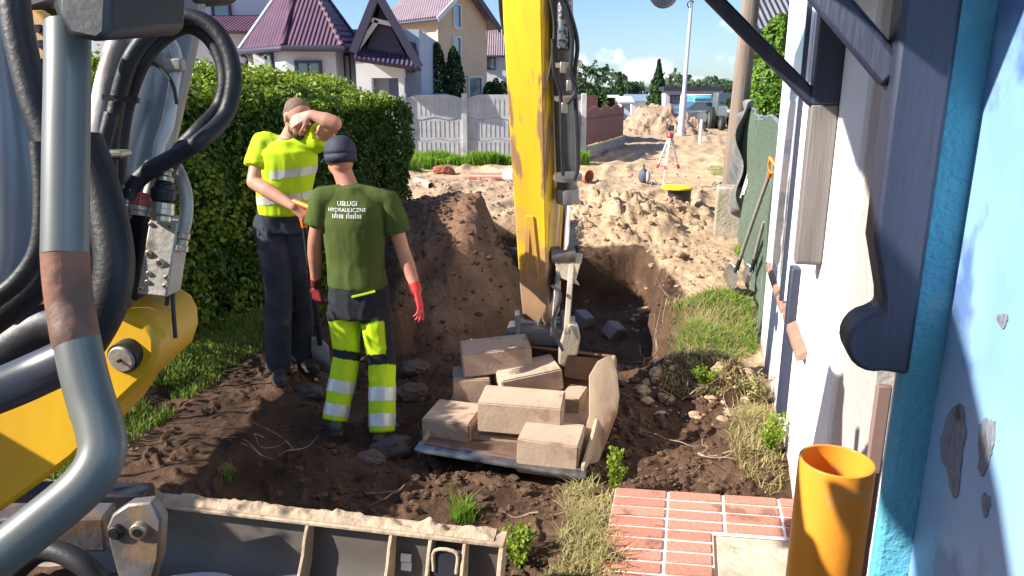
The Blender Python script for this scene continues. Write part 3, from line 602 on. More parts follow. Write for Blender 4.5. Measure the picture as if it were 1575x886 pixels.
def house_left():
    root = empty('house', (-8, 26, 0), 'large house with plum tiled hipped roofs and pale grey walls above the hedge', 'house')
    q = lambda px, py, Y: P(px, py, Y)
    zt = q(440, 66, 23).z
    # bay (octagonal front) : plan points clockwise
    plan = [(376, 26.5), (383, 24.6), (440, 23), (517, 23), (548, 25.4), (560, 30), (376, 30)]
    pl = [(q(a, 100, Y).x, Y) for a, Y in plan]
    MB().prism([(x, y, 0) for x, y in pl], (0, 0, zt + .05)).build('wall', M_plaster, root, smooth=0)
    ap = q(462, -60, 26.5); ap2 = Vector((ap.x + .8, ap.y + 1.2, ap.z)); eo = []
    cx, cy = sum(x for x, y in pl)/7, sum(y for x, y in pl)/7
    for x, y in pl: v = Vector((x - cx, y - cy, 0)); eo.append(Vector((cx, cy, zt - .12)) + v*1.16)
    for i, mm in ((0, M_plum), (1, M_plum), (2, M_plum), (3, M_plum), (4, M_plum)):
        sheet([eo[i], eo[i+1], ap], .1).build('roof', mm, root)
    for i in (1, 2, 3, 4): MB().tube([eo[i] + Vector((0,0,.02)), ap], .07, 8).build('ridge_cap', M_plum if i > 1 else M_plw, root)
    gp_ = [e - Vector((0, 0, .06)) for e in eo[:6]]; MB().tube(gp_, .09, 8).build('gutter', M_trim, root)
    dp = q(380, 75, 24.0); MB().tube(spline([eo[0], q(378, 90, 24.3), Vector((pl[1][0] - .05, 24.4, zt - 1)), Vector((pl[1][0] - .05, 24.4, .2))], 5), .06, 8).build('downpipe', M_trim, root)
    # windows in the front face
    def wz(py, Y=23): return q(450, py, Y).z
    x0, x1 = q(459, 110, 23).x, q(492, 110, 23).x; window(root, ((x0+x1)/2, 22.98, wz(112)), x1-x0, wz(99)-wz(128))
    nn = Vector((pl[4][1]-pl[3][1], -(pl[4][0]-pl[3][0]), 0)); c = Vector(((pl[3][0]+pl[4][0])/2 - .05, (pl[3][1]+pl[4][1])/2, wz(113))); window(root, c, .55, 1.1, nn, bars=0)
    nn = Vector((pl[2][1]-pl[1][1], -(pl[2][0]-pl[1][0]), 0)); c = Vector(((pl[1][0]*.5+pl[2][0]*.5), (pl[1][1]*.5+pl[2][1]*.5), wz(112))); window(root, c, .75, 1.05, nn, bars=1)
    # main body behind, left wing
    xl, xr = q(270, 60, 28).x, q(388, 60, 28).x
    MB().bx((xl - 3, 28, 0), (xr + 6, 36, q(330, 45, 28).z)).build('wall', M_plaster, root, smooth=0)
    e0 = q(290, 47, 27.3).z; sheet([(xl - 3, 27.3, e0), (xr + .4, 27.3, e0), (xr + .4, 29.6, e0 + .75), (xl - 3, 29.6, e0 + .75)], .12).build('roof', M_plum, root)
    MB().bx((xl - 3, 29.5, e0), (xr + 1, 33, e0 + 2.1)).build('wall', M_plaster, root, smooth=0)
    x0, x1 = q(330, 20, 29.5).x, q(353, 20, 29.5).x; window(root, ((x0+x1)/2, 29.48, q(340, 24, 29.5).z), x1-x0, .75, bars=0)
    zr = e0 + 2.0; sheet([(xl - 3.3, 28.9, zr), (xr + 1.4, 28.9, zr), (xr - 1, 31.6, zr + 2.6), (xl - 3.3, 31.6, zr + 2.6)], .14).build('roof', M_navyroof, root)
    # right gable wing over the garage
    gl, gr, ga = q(543, 78, 21.8), q(646, 101, 21.8), q(580, -14, 21.8); D = Vector((-1.2, 8.5, 0))
    sheet([gl, ga, ga + D, gl + D], .14).build('roof', M_navyroof, root); sheet([ga, gr, gr + D, ga + D], .14).build('roof', M_navyroof, root)
    s = Vector((0, .45, 0)); MB().prism([gl + s + Vector((.25,0,-.1)), gr + s + Vector((-.3,0,-.05)), ga + s + Vector((0,0,-.35))], (0, .12, 0)).build('gable_wall', M_trim, root)
    fr = MB(); k = Vector((0, .2, 0))
    fr.beam(ga.lerp(gl, .45) + k, ga.lerp(gr, .45) + k, .1, .12); fr.beam(ga.lerp(gl, .93) + k - Vector((0,0,.1)), ga.lerp(gl, .42) + k + Vector((.25,0,-.1)), .1, .12)
    fr.build('gable_truss', M_plw, root)
    for e in (gl, gr): MB().beam(e + Vector((0,-.04,-.05)), ga + Vector((0,-.04,-.05)), .08, .22).build('barge_board', M_trim, root)
    # low roof skirt + garage wall
    a, b = q(545, 88, 21.7), q(648, 104, 21.7); sheet([a, b, b + Vector((-.3, 1.3, .75)), a + Vector((0, 1.3, .75))], .12).build('roof', M_navyroof, root)
    x0, x1, x2, x3 = [q(v, 120, 22.6).x for v in (548, 571, 592, 621)]; zt2 = q(580, 92, 22.6).z; zl = q(580, 120, 22.6).z
    MB().bx((x0, 22.6, zl), (x3, 23.0, zt2)).build('garage_lintel', M_plw, root)
    MB().bx((x0, 22.6, 0), (x1, 23, zl)).build('garage_pier', M_plw, root); MB().bx((x3 - .16, 22.6, 0), (x3, 22.8, zl)).build('carport_post', M_plw, root)
    MB().bx((x1, 23.2, 0), (x2, 23.3, zl)).build('garage_door', mat('garage_door_paint', (.42,.38,.42), rough=.6), root)
    MB().bx((x0, 27, 0), (x3, 27.2, zt2)).build('garage_back_wall', M_plaster, root)
    c = q(349, 100, 23.2); MB().prism([Vector((q(389, 82, 22.9).x, 22.9, 0)), Vector((q(403, 82, 22.9).x, 22.9, 0)), Vector((q(406, 82, 22.9).x, 22.9, q(400, 93, 22.9).z)), Vector((q(389, 82, 22.9).x, 22.9, q(389, 83, 22.9).z))], (0, .35, 0)).build('chimney_pillar', M_plw, root)
house_left()
M_yel = mat('apricot_plaster', (.66,.50,.33), (.60,.45,.30), scale=.8, rough=.9, bump=.15, bscale=20)
M_greyroof = wavyroof('mauve_roof_tile', (.28,.20,.22), (.22,.16,.18))
def house_yellow():
    root = empty('house', (-4.5, 40, 0), 'apricot plastered house with steep roof standing behind the thujas', 'house')
    q = lambda px, py, Y: P(px, py, Y)
    c = q(673, 20, 37); l = q(596, 22, 40); r = q(748, 20, 40.5); zt = c.z
    A, B, Cc = Vector((c.x, c.y, 0)), Vector((l.x, l.y, 0)), Vector((r.x, r.y, 0)); D = B + (Cc - A)
    MB().prism([A, B, D, Cc], (0, 0, zt)).build('wall', M_yel, root, smooth=0)
    ap = Vector(((A.x + Cc.x)/2, (A.y + Cc.y)/2, q(712, -22, 38.7).z)); up = Vector((0, 0, zt)); back = B - A
    MB().prism([A + up, Cc + up, ap], back).build('gable_wall', M_yel, root, smooth=0)
    o1 = (A - Cc).normalized(); bk = back.normalized(); f = -bk*.5
    sl = (A + up - ap).normalized(); sr = (Cc + up - ap).normalized(); e = Vector((0, 0, .14))
    sheet([ap + f + e, A + up + sl*.6 + f + e, A + up + sl*.6 + back*1.1 + e, ap + back*1.1 + e], .18).build('roof', M_greyroof, root)
    sheet([ap + f + e, Cc + up + sr*.8 + f + e, Cc + up + sr*.8 + back*1.1 + e, ap + back*1.1 + e], .18).build('roof', M_greyroof, root)
    MB().beam(ap + f*1.05, Cc + up + sr*.85 + f*1.05, .06, .3).build('barge_board', M_trim, root); MB().beam(ap + f*1.05, A + up + sl*.65 + f*1.05, .06, .22).build('barge_board', M_plw, root)
    MB().tube([A + up + sl*.62 + f, A + up + sl*.62 + back*1.1], .08, 8).build('gutter', M_trim, root); MB().cyl(A + up*1 + (o1*.05) + f*.1, A + o1*.05 + f*.1, .06, n=8).build('downpipe', M_yel, root)
    ng = Vector(((Cc-A).y, -(Cc-A).x, 0)).normalized(); nl = Vector(((A-B).y, -(A-B).x, 0)).normalized()
    def at(px, py, side):
        a, b = (A, Cc) if side else (A, B); v = ray(px, py); n = ng if side else nl; t = (a - C0).dot(n)/v.dot(n); return C0 + v*t
    for px, py, w, h, s in ((702, 25, .5, 1.0, 1), (702, 78, .5, 1.2, 1), (648, 66, .6, .8, 0), (612, 62, .5, .8, 0), (730, 138, 1.1, 1.2, 1)): window(root, at(px, py, s), w, h, ng if s else nl, M_plw, 0)
    p = at(634, -2, 0); MB().box(p + Vector((0, .8, 1.0)), (.9, .06, .5), Matrix.Rotation(R(38), 3, 'X')).build('skylight', M_glass, root)
    sheet([q(600, 75, 36.6), q(648, 88, 36), q(662, 100, 36), q(600, 100, 36.6)], .1).build('porch_roof', mat('pale_roof', (.62,.47,.33), rough=.8), root)
house_yellow()
def small_house(name, px0, px1, Y, ptop, label, mw, mr, ridge=8, wins=(), depth=5, cat='house'):
    a, b = P(px0, ptop, Y), P(px1, ptop, Y); root = empty(name, ((a.x+b.x)/2, Y, 0), label, cat)
    MB().bx((a.x, Y, 0), (b.x, Y + depth, a.z)).build('wall', mw, root, smooth=0)
    rz = P(px0, ptop - ridge, Y).z
    if ridge:
        o = .25; sheet([(a.x - o, Y - .3, a.z - .05), (b.x + o, Y - .3, a.z - .05), (b.x + o, Y + depth/2, rz), (a.x - o, Y + depth/2, rz)], .12).build('roof', mr, root); sheet([(a.x - o, Y + depth + .3, a.z - .05), (b.x + o, Y + depth + .3, a.z - .05), (b.x + o, Y + depth/2, rz), (a.x - o, Y + depth/2, rz)], .12).build('roof', mr, root)
        MB().prism([(a.x, Y, a.z), (a.x, Y + depth, a.z), (a.x, Y + depth/2, rz - .05)], (b.x - a.x, 0, 0)).build('gable_wall', mw, root, smooth=0)
    for w in wins:
        p, q_ = P(w[0], w[2], Y), P(w[1], w[3], Y); window(root, ((p.x+q_.x)/2, Y - .01, (p.z+q_.z)/2), q_.x - p.x, p.z - q_.z, bars=0)
    return root
M_greyw = mat('cool_grey_wall', (.50,.52,.56), (.45,.47,.5), scale=1, rough=.9)
small_house('house', 745, 800, 45, 84, 'grey walled house seen between the yellow house and the arm', mat('pale_grey_wall', (.60,.62,.66), rough=.9), M_greyroof, 48, [(746, 760, 90, 105)])
small_house('shed', 934, 950, 52, 152, 'small white shed nearest the dark hedge', M_plw, M_greyw, 6, [(938, 945, 160, 172)], 3, 'shed')
small_house('shed', 957, 970, 50, 156, 'little cream gabled shed right of the white one', M_plw, M_greyw, 8, (), 3, 'shed')
small_house('house', 972, 1002, 62, 154, 'low house with blue grey roof left of the tall spruce', M_greyw, mat('blue_grey_roof', (.20,.26,.36), rough=.7), 9, (), 5)
r_ = small_house('warehouse', 1024, 1112, 56, 140, 'long low flat roofed grey building at the street end', M_greyw, M_trim, 0, (), 7, 'building')
a, b = P(1021, 138, 55.6), P(1115, 138, 55.6); MB().bx((a.x, 55.6, a.z - .1), (b.x, 63.3, a.z + .22)).build('roof', M_trim, r_)
for w in ((1032, 1045, 148, 158), (1062, 1076, 147, 154), (1092, 1102, 147, 154)):
    p, q_ = P(w[0], w[2], 56), P(w[1], w[3], 56); window(r_, ((p.x+q_.x)/2, 55.99, (p.z+q_.z)/2), q_.x-p.x, p.z-q_.z, bars=1)
p = P(1070, 165, 56); MB().bx((p.x - .9, 55.95, 0), (p.x + .9, 56.0, 1.9)).build('door', mat('light_blue_door', (.30,.55,.72), rough=.6), r_)
# right background house: slate roof and white gable wall behind the tall thuja
M_slate = wavyroof('grey_slate', (.22,.215,.22), (.15,.15,.16))
root = empty('house', (6.5, 17, 0), 'white house with grey tiled roof behind the tall thuja', 'house')
p = P(1163, 55, 17); MB().prism([(p.x, 17, 0), (p.x + 6, 17, 0), (p.x + 8, 23, 0), (p.x + 2.0, 23, 0)], (0, 0, 3.35)).build('wall', M_plw, root, smooth=0)
a = P(1150, 48, 16.6); sheet([(a.x, 16.5, 3.3), (a.x + 7, 16.5, 3.3), (a.x + 8, 20, 5.6), (a.x + 1.0, 20, 5.6)], .14).build('roof', M_slate, root); MB().tube([(a.x, 16.5, 3.25), (a.x+7, 16.5, 3.25)], .06, 8).build('gutter', M_trim, root)
# ---------------- vehicles ----------------
M_tyre = mat('tyre_rubber', (.02,.02,.02), rough=.8); M_rim = mat('wheel_rim', (.45,.46,.48), rough=.35, metal=.8)
M_lamp2 = mat('headlight_glass', (.75,.78,.8), rough=.1, coat=1); M_red = mat('red_lens', (.5,.02,.02), rough=.2)
def wheel(root, c, ax, r, w):
    c = Vector(c); ax = Vector(ax).normalized(); h = w/2
    t = MB().lathe(c - ax*h, [(r*.6, 0), (r*.93, 0), (r, w*.15), (r, w*.85), (r*.93, w), (r*.6, w)], 24, ax, True).build('tyre', M_tyre, root)
    MB().lathe(c - ax*h*.7, [(r*.1, 0), (r*.6, .0), (r*.6, w*.7), (r*.25, w*.72), (r*.1, w*.75)], 20, ax).build('rim', M_rim, root)
def car(base, yaw, paint, label, name='parked_car'):
    base = Vector(base); root = empty(name, base, label, 'car'); d = Vector((math.cos(yaw), math.sin(yaw), 0)); n = Vector((-d.y, d.x, 0)); U = Vector((0,0,1))
    def T(x, y, z): return base + d*x + n*y + U*z
    prof = [(-2.1,.45),(-2.15,.75),(-2.05,1.0),(-1.2,1.05),(1.0,1.0),(1.9,.85),(2.1,.6),(2.08,.35),(-2.05,.35)]
    lower = MB(); W_ = [.80, .86, .86, .80]; ys = [-.88, -.8, .8, .88]; vs = []
    for y in ys:
        k = .93 if abs(y) > .85 else 1
        vs += [T(x*k, y, .35 + (z - .35)*(.92 if abs(y) > .85 else 1)) for x, z in prof]
    m = len(prof); lower.add(vs, [(i*m+j, i*m+(j+1) % m, (i+1)*m+(j+1) % m, (i+1)*m+j) for i in range(3) for j in range(m)] + [tuple(range(m)), tuple(range(3*m, 4*m))[::-1]]); lower.build('body', paint, root, smooth=30, bevel=.03)
    cab = [(-1.85,1.0),(-1.35,1.42),(.2,1.46),(1.05,1.0)]; g_ = MB().add([T(x, y*(.78 if z < 1.2 else .64), z) for y in (-1, 1) for x, z in cab], [(0,1,2,3),(7,6,5,4),(0,4,5,1),(1,5,6,2),(2,6,7,3),(3,7,4,0)]); g_.build('windows', M_glass, root)
    MB().add([T(x, y, z) for x, y, z in ((-1.38,-.66,1.44),(.22,-.66,1.47),(.22,.66,1.47),(-1.38,.66,1.44),(-1.35,-.6,1.5),(.15,-.6,1.53),(.15,.6,1.53),(-1.35,.6,1.5))], [(0,3,2,1),(4,5,6,7),(0,1,5,4),(1,2,6,5),(2,3,7,6),(3,0,4,7)]).build('roof', paint, root, bevel=.03)
    for s in (-1, 1):
        for x in (-1.3, 1.35): wheel(root, T(x, s*.8, .32), n, .32, .2)
        MB().ell(T(1.98, s*.62, .74), (.12, .16, .08), Matrix.Rotation(yaw, 3, 'Z')).build('headlight', M_lamp2, root); MB().ell(T(-2.08, s*.65, .8), (.06, .13, .1), Matrix.Rotation(yaw, 3, 'Z')).build('tail_light', M_red, root)
    return root
p = P(682, 157, 29); car((p.x, 29, .45), 0.05, mat('blue_paint', (.02,.07,.42), rough=.25, coat=1), 'blue car whose roof shows above the concrete fence')
p = P(1064, 178, 44); car((p.x, 44, 0), R(200), mat('silver_paint', (.45,.47,.5), rough=.25, metal=.6, coat=1), 'silver car parked behind the lamp pole')
# blue van
def van(base, label):
    base = Vector(base); root = empty('parked_van', base, label, 'van'); pt = mat('turquoise_paint', (.10,.42,.60), rough=.3, coat=1)
    MB().box(base + Vector((0, 0, 1.15)), (1.25, 3.0, 1.35)).build('body', pt, root, bevel=.15); MB().box(base + Vector((0, -1.51, 1.42)), (1.05, .06, .42)).build('windscreen', M_glass, root, bevel=.02)
    MB().box(base + Vector((0, -.05, 1.86)), (1.15, 2.7, .08)).build('roof', M_white, root, bevel=.04)
    for s in (-1, 1):
        for y in (-.95, .95): wheel(root, base + Vector((s*.55, y, .3)), (1, 0, 0), .3, .18)
        MB().box(base + Vector((s*.45, -1.51, .85)), (.2, .05, .14)).build('headlight', M_lamp2, root)
p = P(1071, 180, 50); van((p.x, 50, 0), 'turquoise van with pale roof at the far building')
# concrete rings
M_ring = mat('ring_concrete', (.62,.60,.58), (.5,.48,.46), scale=3, rough=.9)
for i, (px, Y) in enumerate(((1084, 44), (1096, 45.5))):
    p = P(px, 180, Y); root = empty('concrete_rings', (p.x, Y, 0), ['stack of concrete well rings right of the lamp pole', 'second stack of concrete well rings, next to the tractor'][i], 'concrete rings', 'concrete well rings')
    for k in range(2): MB().lathe((p.x, Y, k*.62), [(.40,0),(.5,0),(.5,.58),(.40,.58)], 26, closed=True).build('ring', M_ring, root)
# tractor
p = P(1112, 184, 42); root = empty('tractor', (p.x, 42, 0), 'dark grey tractor at the street end left of the wooden pole', 'tractor'); M_dg = mat('dark_grey_paint', (.10,.13,.13), rough=.4); b = Vector((p.x, 42, 0))
MB().box(b + Vector((.2, -.3, 1.0)), (.8, 1.9, .6)).build('bonnet', M_dg, root, bevel=.08); MB().box(b + Vector((.2, .9, 1.35)), (1.0, 1.0, 1.3)).build('cab', M_dg, root, bevel=.08)
MB().box(b + Vector((.2, .38, 1.75)), (.8, .04, .5)).build('windscreen', M_glass, root)
for s in (-1, 1): wheel(root, b + Vector((.2 + s*.6, 1.0, .62)), (1,0,0), .62, .34); wheel(root, b + Vector((.2 + s*.5, -.9, .4)), (1,0,0), .4, .24)
for s in (-1, 1): MB().cyl(b + Vector((.2 + s*.28, -1.26, 1.05)), b + Vector((.2 + s*.28, -1.3, 1.05)), .09).build('headlight', M_lamp2, root)
# distant sand heap
def heap():
    p = P(1012, 190, 38); n, m = 90, 60; vs = []
    for i in range(n):
        for j in range(m):
            x = -2.7 + 5.6*i/(n-1); y = -2 + 4*j/(m-1); w = .4*fbm(np.array([x]), np.array([y]), o=3, s=8)[0]
            z = 1.36*math.exp(-(((x + .25 + w)/1.55)**2 + (y/1.2)**2)**1.2) + .55*math.exp(-(((x - 1.7)/.8)**2 + ((y+.2)/.8)**2)) + .55*max(0, float(fbm(np.array([x*2.2]), np.array([y*2.2]), o=4, s=9)[0]))*(1 if y < .5 else .4)
            e = min(1, (1 - max(abs(x - .1)/2.8, abs(y)/2))*4); vs.append((p.x + x, 38 + y, z*e - .08))
    MB().add(vs, [(i*m+j, (i+1)*m+j, (i+1)*m+j+1, i*m+j+1) for i in range(n-1) for j in range(m-1)]).build('sand_heap', mat('heap_sand', (.46,.32,.21), (.30,.20,.13), scale=2.5, rough=.95, bump=.8, bscale=9, dist=.1), label='tall heap of excavated sand at the far end of the street', cat='sand heap', smooth=70)
heap()
# ---------------- near house on the right ----------------
WN = Vector((-.9678, .2516, 0)); WU = Vector((.2516, .9678, 0)); W0 = Vector((.54, 0, 0))
def WP(px, py, off=0):
    v = ray(px, py); t = (W0 + WN*off - C0).dot(WN)/v.dot(WN); return C0 + v*t
def wp(s, z, off=0): return W0 + WU*s + WN*off + Vector((0, 0, z))          # s metres along the wall
def ws(px, py=443): return (WP(px, py) - W0).dot(WU)
def wpro(px, py, off): q = WP(px, py, off); return (q - W0).dot(WU), q.z
M_wwhite = mat('white_house_render', (.80,.80,.80), (.72,.73,.75), scale=1.4, rough=.95, bump=.45, bscale=45, dist=.008, c3=(.60,.60,.60), s3=2.2, t3=.66)
M_beige = mat('beige_render', (.44,.385,.355), (.385,.33,.305), scale=1.8, rough=.95, bump=.7, bscale=26, dist=.014, c3=(.42,.37,.35), s3=3, t3=.64)
M_teal = mat('teal_render', (.085,.32,.45), (.11,.40,.52), scale=5, rough=.85, bump=.8, bscale=85, dist=.008, c3=(.15,.42,.52), s3=9, t3=.66)
M_sky = mat('pale_blue_paint', (.22,.39,.62), (.28,.47,.70), scale=2.4, rough=.42, bump=.12, bscale=10, dist=.02, c3=(.12,.20,.42), s3=3, t3=.58)
M_beam = mat('dark_blue_timber', (.022,.028,.055), (.034,.040,.072), scale=3, stretch=(5,5,.6), rough=.5, bump=.35, bscale=20, dist=.006, c3=(.05,.055,.09), s3=7, t3=.68)
M_grey_t = mat('sunlit_grey_timber', (.13,.115,.11), (.20,.175,.165), scale=3, stretch=(6,6,.4), rough=.85, bump=.6, bscale=18, dist=.006)  # lighter grey paints sunlight onto the lower bracket post
for m_ in (M_wwhite, M_beige, M_teal):        # earth splashed on the foot of the walls
    n_ = m_.node_tree.nodes; l_ = m_.node_tree.links; b_ = n_['Principled BSDF']; ge = n_.new('ShaderNodeNewGeometry'); sz_ = n_.new('ShaderNodeSeparateXYZ'); l_.new(ge.outputs['Position'], sz_.inputs[0])
    nq = n_.new('ShaderNodeTexNoise'); nq.inputs['Scale'].default_value = 9; nq.inputs['Detail'].default_value = 8; nq.inputs['Roughness'].default_value = .7; l_.new(ge.outputs['Position'], nq.inputs['Vector'])
    ad = n_.new('ShaderNodeMath'); ad.operation = 'MULTIPLY_ADD'; l_.new(nq.outputs['Fac'], ad.inputs[0]); ad.inputs[1].default_value = -1.1; l_.new(sz_.outputs['Z'], ad.inputs[2])
    mr = n_.new('ShaderNodeMapRange'); l_.new(ad.outputs[0], mr.inputs[0]); mr.inputs[1].default_value = -.28; mr.inputs[2].default_value = -.52; mr.inputs[4].default_value = .8
    mx_ = n_.new('ShaderNodeMix'); mx_.data_type = 'RGBA'; src = b_.inputs['Base Color'].links[0].from_socket; l_.new(mr.outputs[0], mx_.inputs['Factor']); l_.new(src, mx_.inputs['A']); mx_.inputs['B'].default_value = (.24,.16,.10,1); l_.new(mx_.outputs['Result'], b_.inputs['Base Color'])
def wbox(s0, s1, z0, z1, o0, o1): return MB().hexa([wp(s0,z0,o0), wp(s1,z0,o0), wp(s1,z0,o1), wp(s0,z0,o1), wp(s0,z1,o0), wp(s1,z1,o0), wp(s1,z1,o1), wp(s0,z1,o1)])
def near_house():
    root = empty('house', wp(2.5, 0), 'near house at the right with white, beige and blue rendered wall sections', 'house')
    sf = (PZ(1170, 531, .0) - W0).dot(WU); s1 = ws(1296); sb = 2.26
    print('house s', sf, s1, sb, ws(1185, 300), ws(1245, 300))
    wbox(s1, sf, -.2, 5.2, -.35, 0).build('white_wall', M_wwhite, root, smooth=0, bevel=.02)
    wbox(sb - .05, s1, -.2, 5.2, -.38, -.028).build('beige_wall', M_beige, root, smooth=0)
    wbox(sf - .35, sf, -.2, 5.2, -6, -.352).build('gable_wall', M_wwhite, root, smooth=0)
    wbox(-2.5, sf + .3, 4.6, 4.8, -6, .35).build('roof_edge', M_beam, root)
    # blue corner projecting, then the pale blue panel set back
    st, zt = wpro(1395, 443, .13); sp_, _ = wpro(1452, 443, .08)
    print('blue s', st, sp_)
    wbox(sp_, st, -.2, 5.2, -.3, .13).build('blue_pilaster', M_teal, root, smooth=0, bevel=.012)
    wbox(st + .001, st + .035, -.2, 2.0, -.1, .122).build('sunlit_edge_strip', M_wwhite, root, smooth=0, bevel=.006)  # white strip paints the sunlit edge of the plaster
    pn = wbox(-2.5, sp_ - .002, -.2, 5.2, -.3, .065).build('blue_panel', M_sky, root, smooth=0)
    # bare worn spots with ragged outlines
    g = random.Random(4); mp_ = mat('bare_grey_patch', (.15,.16,.20), (.24,.25,.30), scale=90, stretch=(1,1,.5), rough=.9, bump=.8, bscale=90)
    for (px, py, rx, ry, tl) in ((1468, 688, 17, 66, .04), (1517, 683, 12, 44, .12), (1543, 492, 8, 11, 0), (1517, 776, 6, 18, 0), (1474, 634, 8, 12, .1)):
        pts = []
        for k in range(34):
            a = 2*math.pi*k/34; r_ = 1 + .16*math.sin(3*a + px) + g.uniform(-.12, .12); x, y = rx*r_*math.cos(a), ry*r_*math.sin(a); q = WP(px + x + tl*y*-1, py + y, .0655); pts.append(q)
        MB().prism(pts, WN*.0015).build('worn_patch', mp_, root, smooth=0)
    # windows in the white wall
    M_wf = mat('white_window_frame', (.75,.76,.78), rough=.5); M_sill = mat('brown_tile_sill', (.30,.15,.10), (.38,.20,.14), scale=9, rough=.6, bump=.3)
    a0, zb = wpro(1212, 452, 0); a1, _ = wpro(1187, 420, 0)
    s0, s2 = min(a0, a1), max(a0, a1); zs = WP(1200, 440).z
    print('win', s0, s2, zs)
    M_wg = mat('pale_window_glass', (.55,.63,.70), rough=.35, coat=.3, spec=.8)
    wroot = wbox(s0, s2, zs + .02, 3.3, .001, .02).build('window', M_wf, root, bevel=.004)
    wbox(s0 + .08, s2 - .08, zs + .1, 3.2, .019, .024).build('pane', M_wg, wroot)
    for s in (s0, s2 - .03): wbox(s, s + .03, zs + .02, 3.3, .02, .045).build('frame_edge', M_beam if s == s0 else M_wf, wroot, bevel=.003)  # near edge in dark blue paints the shadow line of the frame
    MB().hexa([wp(s0-.05, zs-.03, .0), wp(s2+.05, zs-.03, .0), wp(s2+.05, zs-.045, .04), wp(s0-.05, zs-.045, .04), wp(s0-.05, zs+.018, .0), wp(s2+.05, zs+.018, .0), wp(s2+.05, zs-.01, .04), wp(s0-.05, zs-.01, .04)]).build('window_sill', M_sill, root, bevel=.004)
    # lower small sill and a dark strip painting the shadow beneath
    b0, _ = wpro(1243, 530, 0); b1, _ = wpro(1216, 492, 0); zz = WP(1229, 510).z
    print('sill2', b0, b1, zz)
    MB().hexa([wp(b0, zz-.03, .0), wp(b1, zz-.03, .0), wp(b1, zz-.045, .045), wp(b0, zz-.045, .045), wp(b0, zz+.018, .0), wp(b1, zz+.018, .0), wp(b1, zz-.01, .045), wp(b0, zz-.01, .045)]).build('window_sill', M_sill, root, bevel=.004)
    c0 = ws(1222, 520); wbox(c0, c0 + .10, .25, zz + .3, .001, .05).build('shadow_strip', M_beam, root, bevel=.01)
    q0, _ = wpro(1352, 620, 0); wbox(q0 - .012, q0 + .012, -.1, WP(1352, 585).z, -.027, .012).build('wall_post', mat('brown_strip', (.20,.13,.11), rough=.8), root, bevel=.005)
near_house()
def canopy():
    root = empty('canopy', wp(2.7, 2.4), 'dark blue timber door canopy on two braced wall brackets', 'canopy')
    def poly(off0, pxs, off1=None): pass
    # far bracket
    sA = ws(1292, 120); zA = WP(1292, 20).z
    a = wp(sA, 2.47, .06); bot = WP(1252, 425, .06).z
    print('bracket A', sA, zA, bot)
    up = wbox(sA - .07, sA + .055, 1.95, 2.5, .001, .11).build('wall_post', M_beam, root, bevel=.008)
    w = .0625; mid = sA - .0075; pr = [(-w,1.95),(w,1.95)] ; 
    arc = [(mid + w*math.cos(t), bot + .02 + .03*math.sin(t)) for t in np.linspace(math.pi, 2*math.pi, 9)]
    MB().prism([wp(s, z, .003) for s, z in [(mid - w, 1.949)] + arc + [(mid + w, 1.949)]], WN*.105).build('wall_post', M_grey_t, root, bevel=.005)
    z0 = 2.40; MB().beam(wp(mid, z0 + .045, .0), wp(mid, z0 + .045, .74), .10, .095).build('cross_beam', M_beam, root, bevel=.012)
    MB().tube([wp(mid - .055, z0 + .02, .75), wp(mid + .055, z0 + .02, .75)], .062, 20).build('beam_end', M_beam, root)
    ba = WP(1275, 150, .1); MB().beam(wp(mid, ba.z - .02, .09), wp(mid, z0 + .01, .56), .075, .06).build('brace', M_beam, root, bevel=.01)
    hk = wp(mid - .02, z0, .63); MB().tube([hk + Vector((.0,0,0)), hk + Vector((0,0,-.02))] + [hk + WN*(.014*math.sin(t)) + Vector((0,0,-.035 - .014*math.cos(t+math.pi)*-1)) for t in np.linspace(0, 4.2, 9)], .0025, 6).build('hook', mat('hook_steel', (.2,.35,.4), rough=.3, metal=.8), root)
    # near bracket
    s0, _ = wpro(1352, 443, .10); sN = ws(1420, 100); 
    sm = (wpro(1425, 100, .30)[0]); print('bracket B', s0, sN, sm)
    F0, F1 = .131, .216
    sa = wpro(1408, 60, F1)[0]; sb = wpro(1462, 60, F0)[0]
    zb = wpro(1385, 500, F1)[1]
    sc = wpro(1395, 443, .13)[0] - .05; zbot = wpro(1375, 594, .17)[1]; zt = zbot
    print('B', sa, sb, sc, zt, zbot)
    # side outline: offset from the wall against height, with the turned lower end
    kz = zbot; prof = [(-.0, 2.62), (.092, 2.62), (.088, kz + .25), (.062, kz + .15), (.058, kz + .12)]
    prof += [(.062 + .052*math.cos(t), kz + .055 + .055*math.sin(t)) for t in np.linspace(R(75), R(-110), 12)] + [(0, kz + .0)]
    MB().prism([wp(sc - .05, z, .131 + o) for o, z in prof], WU*.095).build('wall_post', M_beam, root, bevel=.008)
    mm = sc + .01
    zb2 = wpro(1388, 118, .22)[1]; q2 = P(1262, -18, wp(mm, 0, .5).y); MB().beam(wp(mm, zb2, .205), wp(mm, zb2, .205) + (q2 - wp(mm, zb2, .205))*1.3, .055, .055).build('brace', M_beam, root, bevel=.01)
    MB().beam(wp(mm, 2.60, .131), wp(mm, 2.60, .86), .08, .08).build('cross_beam', M_beam, root, bevel=.012)
    # roof boards
    MB().hexa([wp(mm - .5, 2.65, -.0), wp(mid + .12, 2.51, -.0), wp(mid + .12, 2.50, .80), wp(mm - .5, 2.64, .95), wp(mm - .5, 2.76, .0), wp(mid + .12, 2.63, .0), wp(mid + .12, 2.56, .80), wp(mm - .5, 2.70, .95)]).build('roof', M_beam, root, bevel=.006)
canopy()
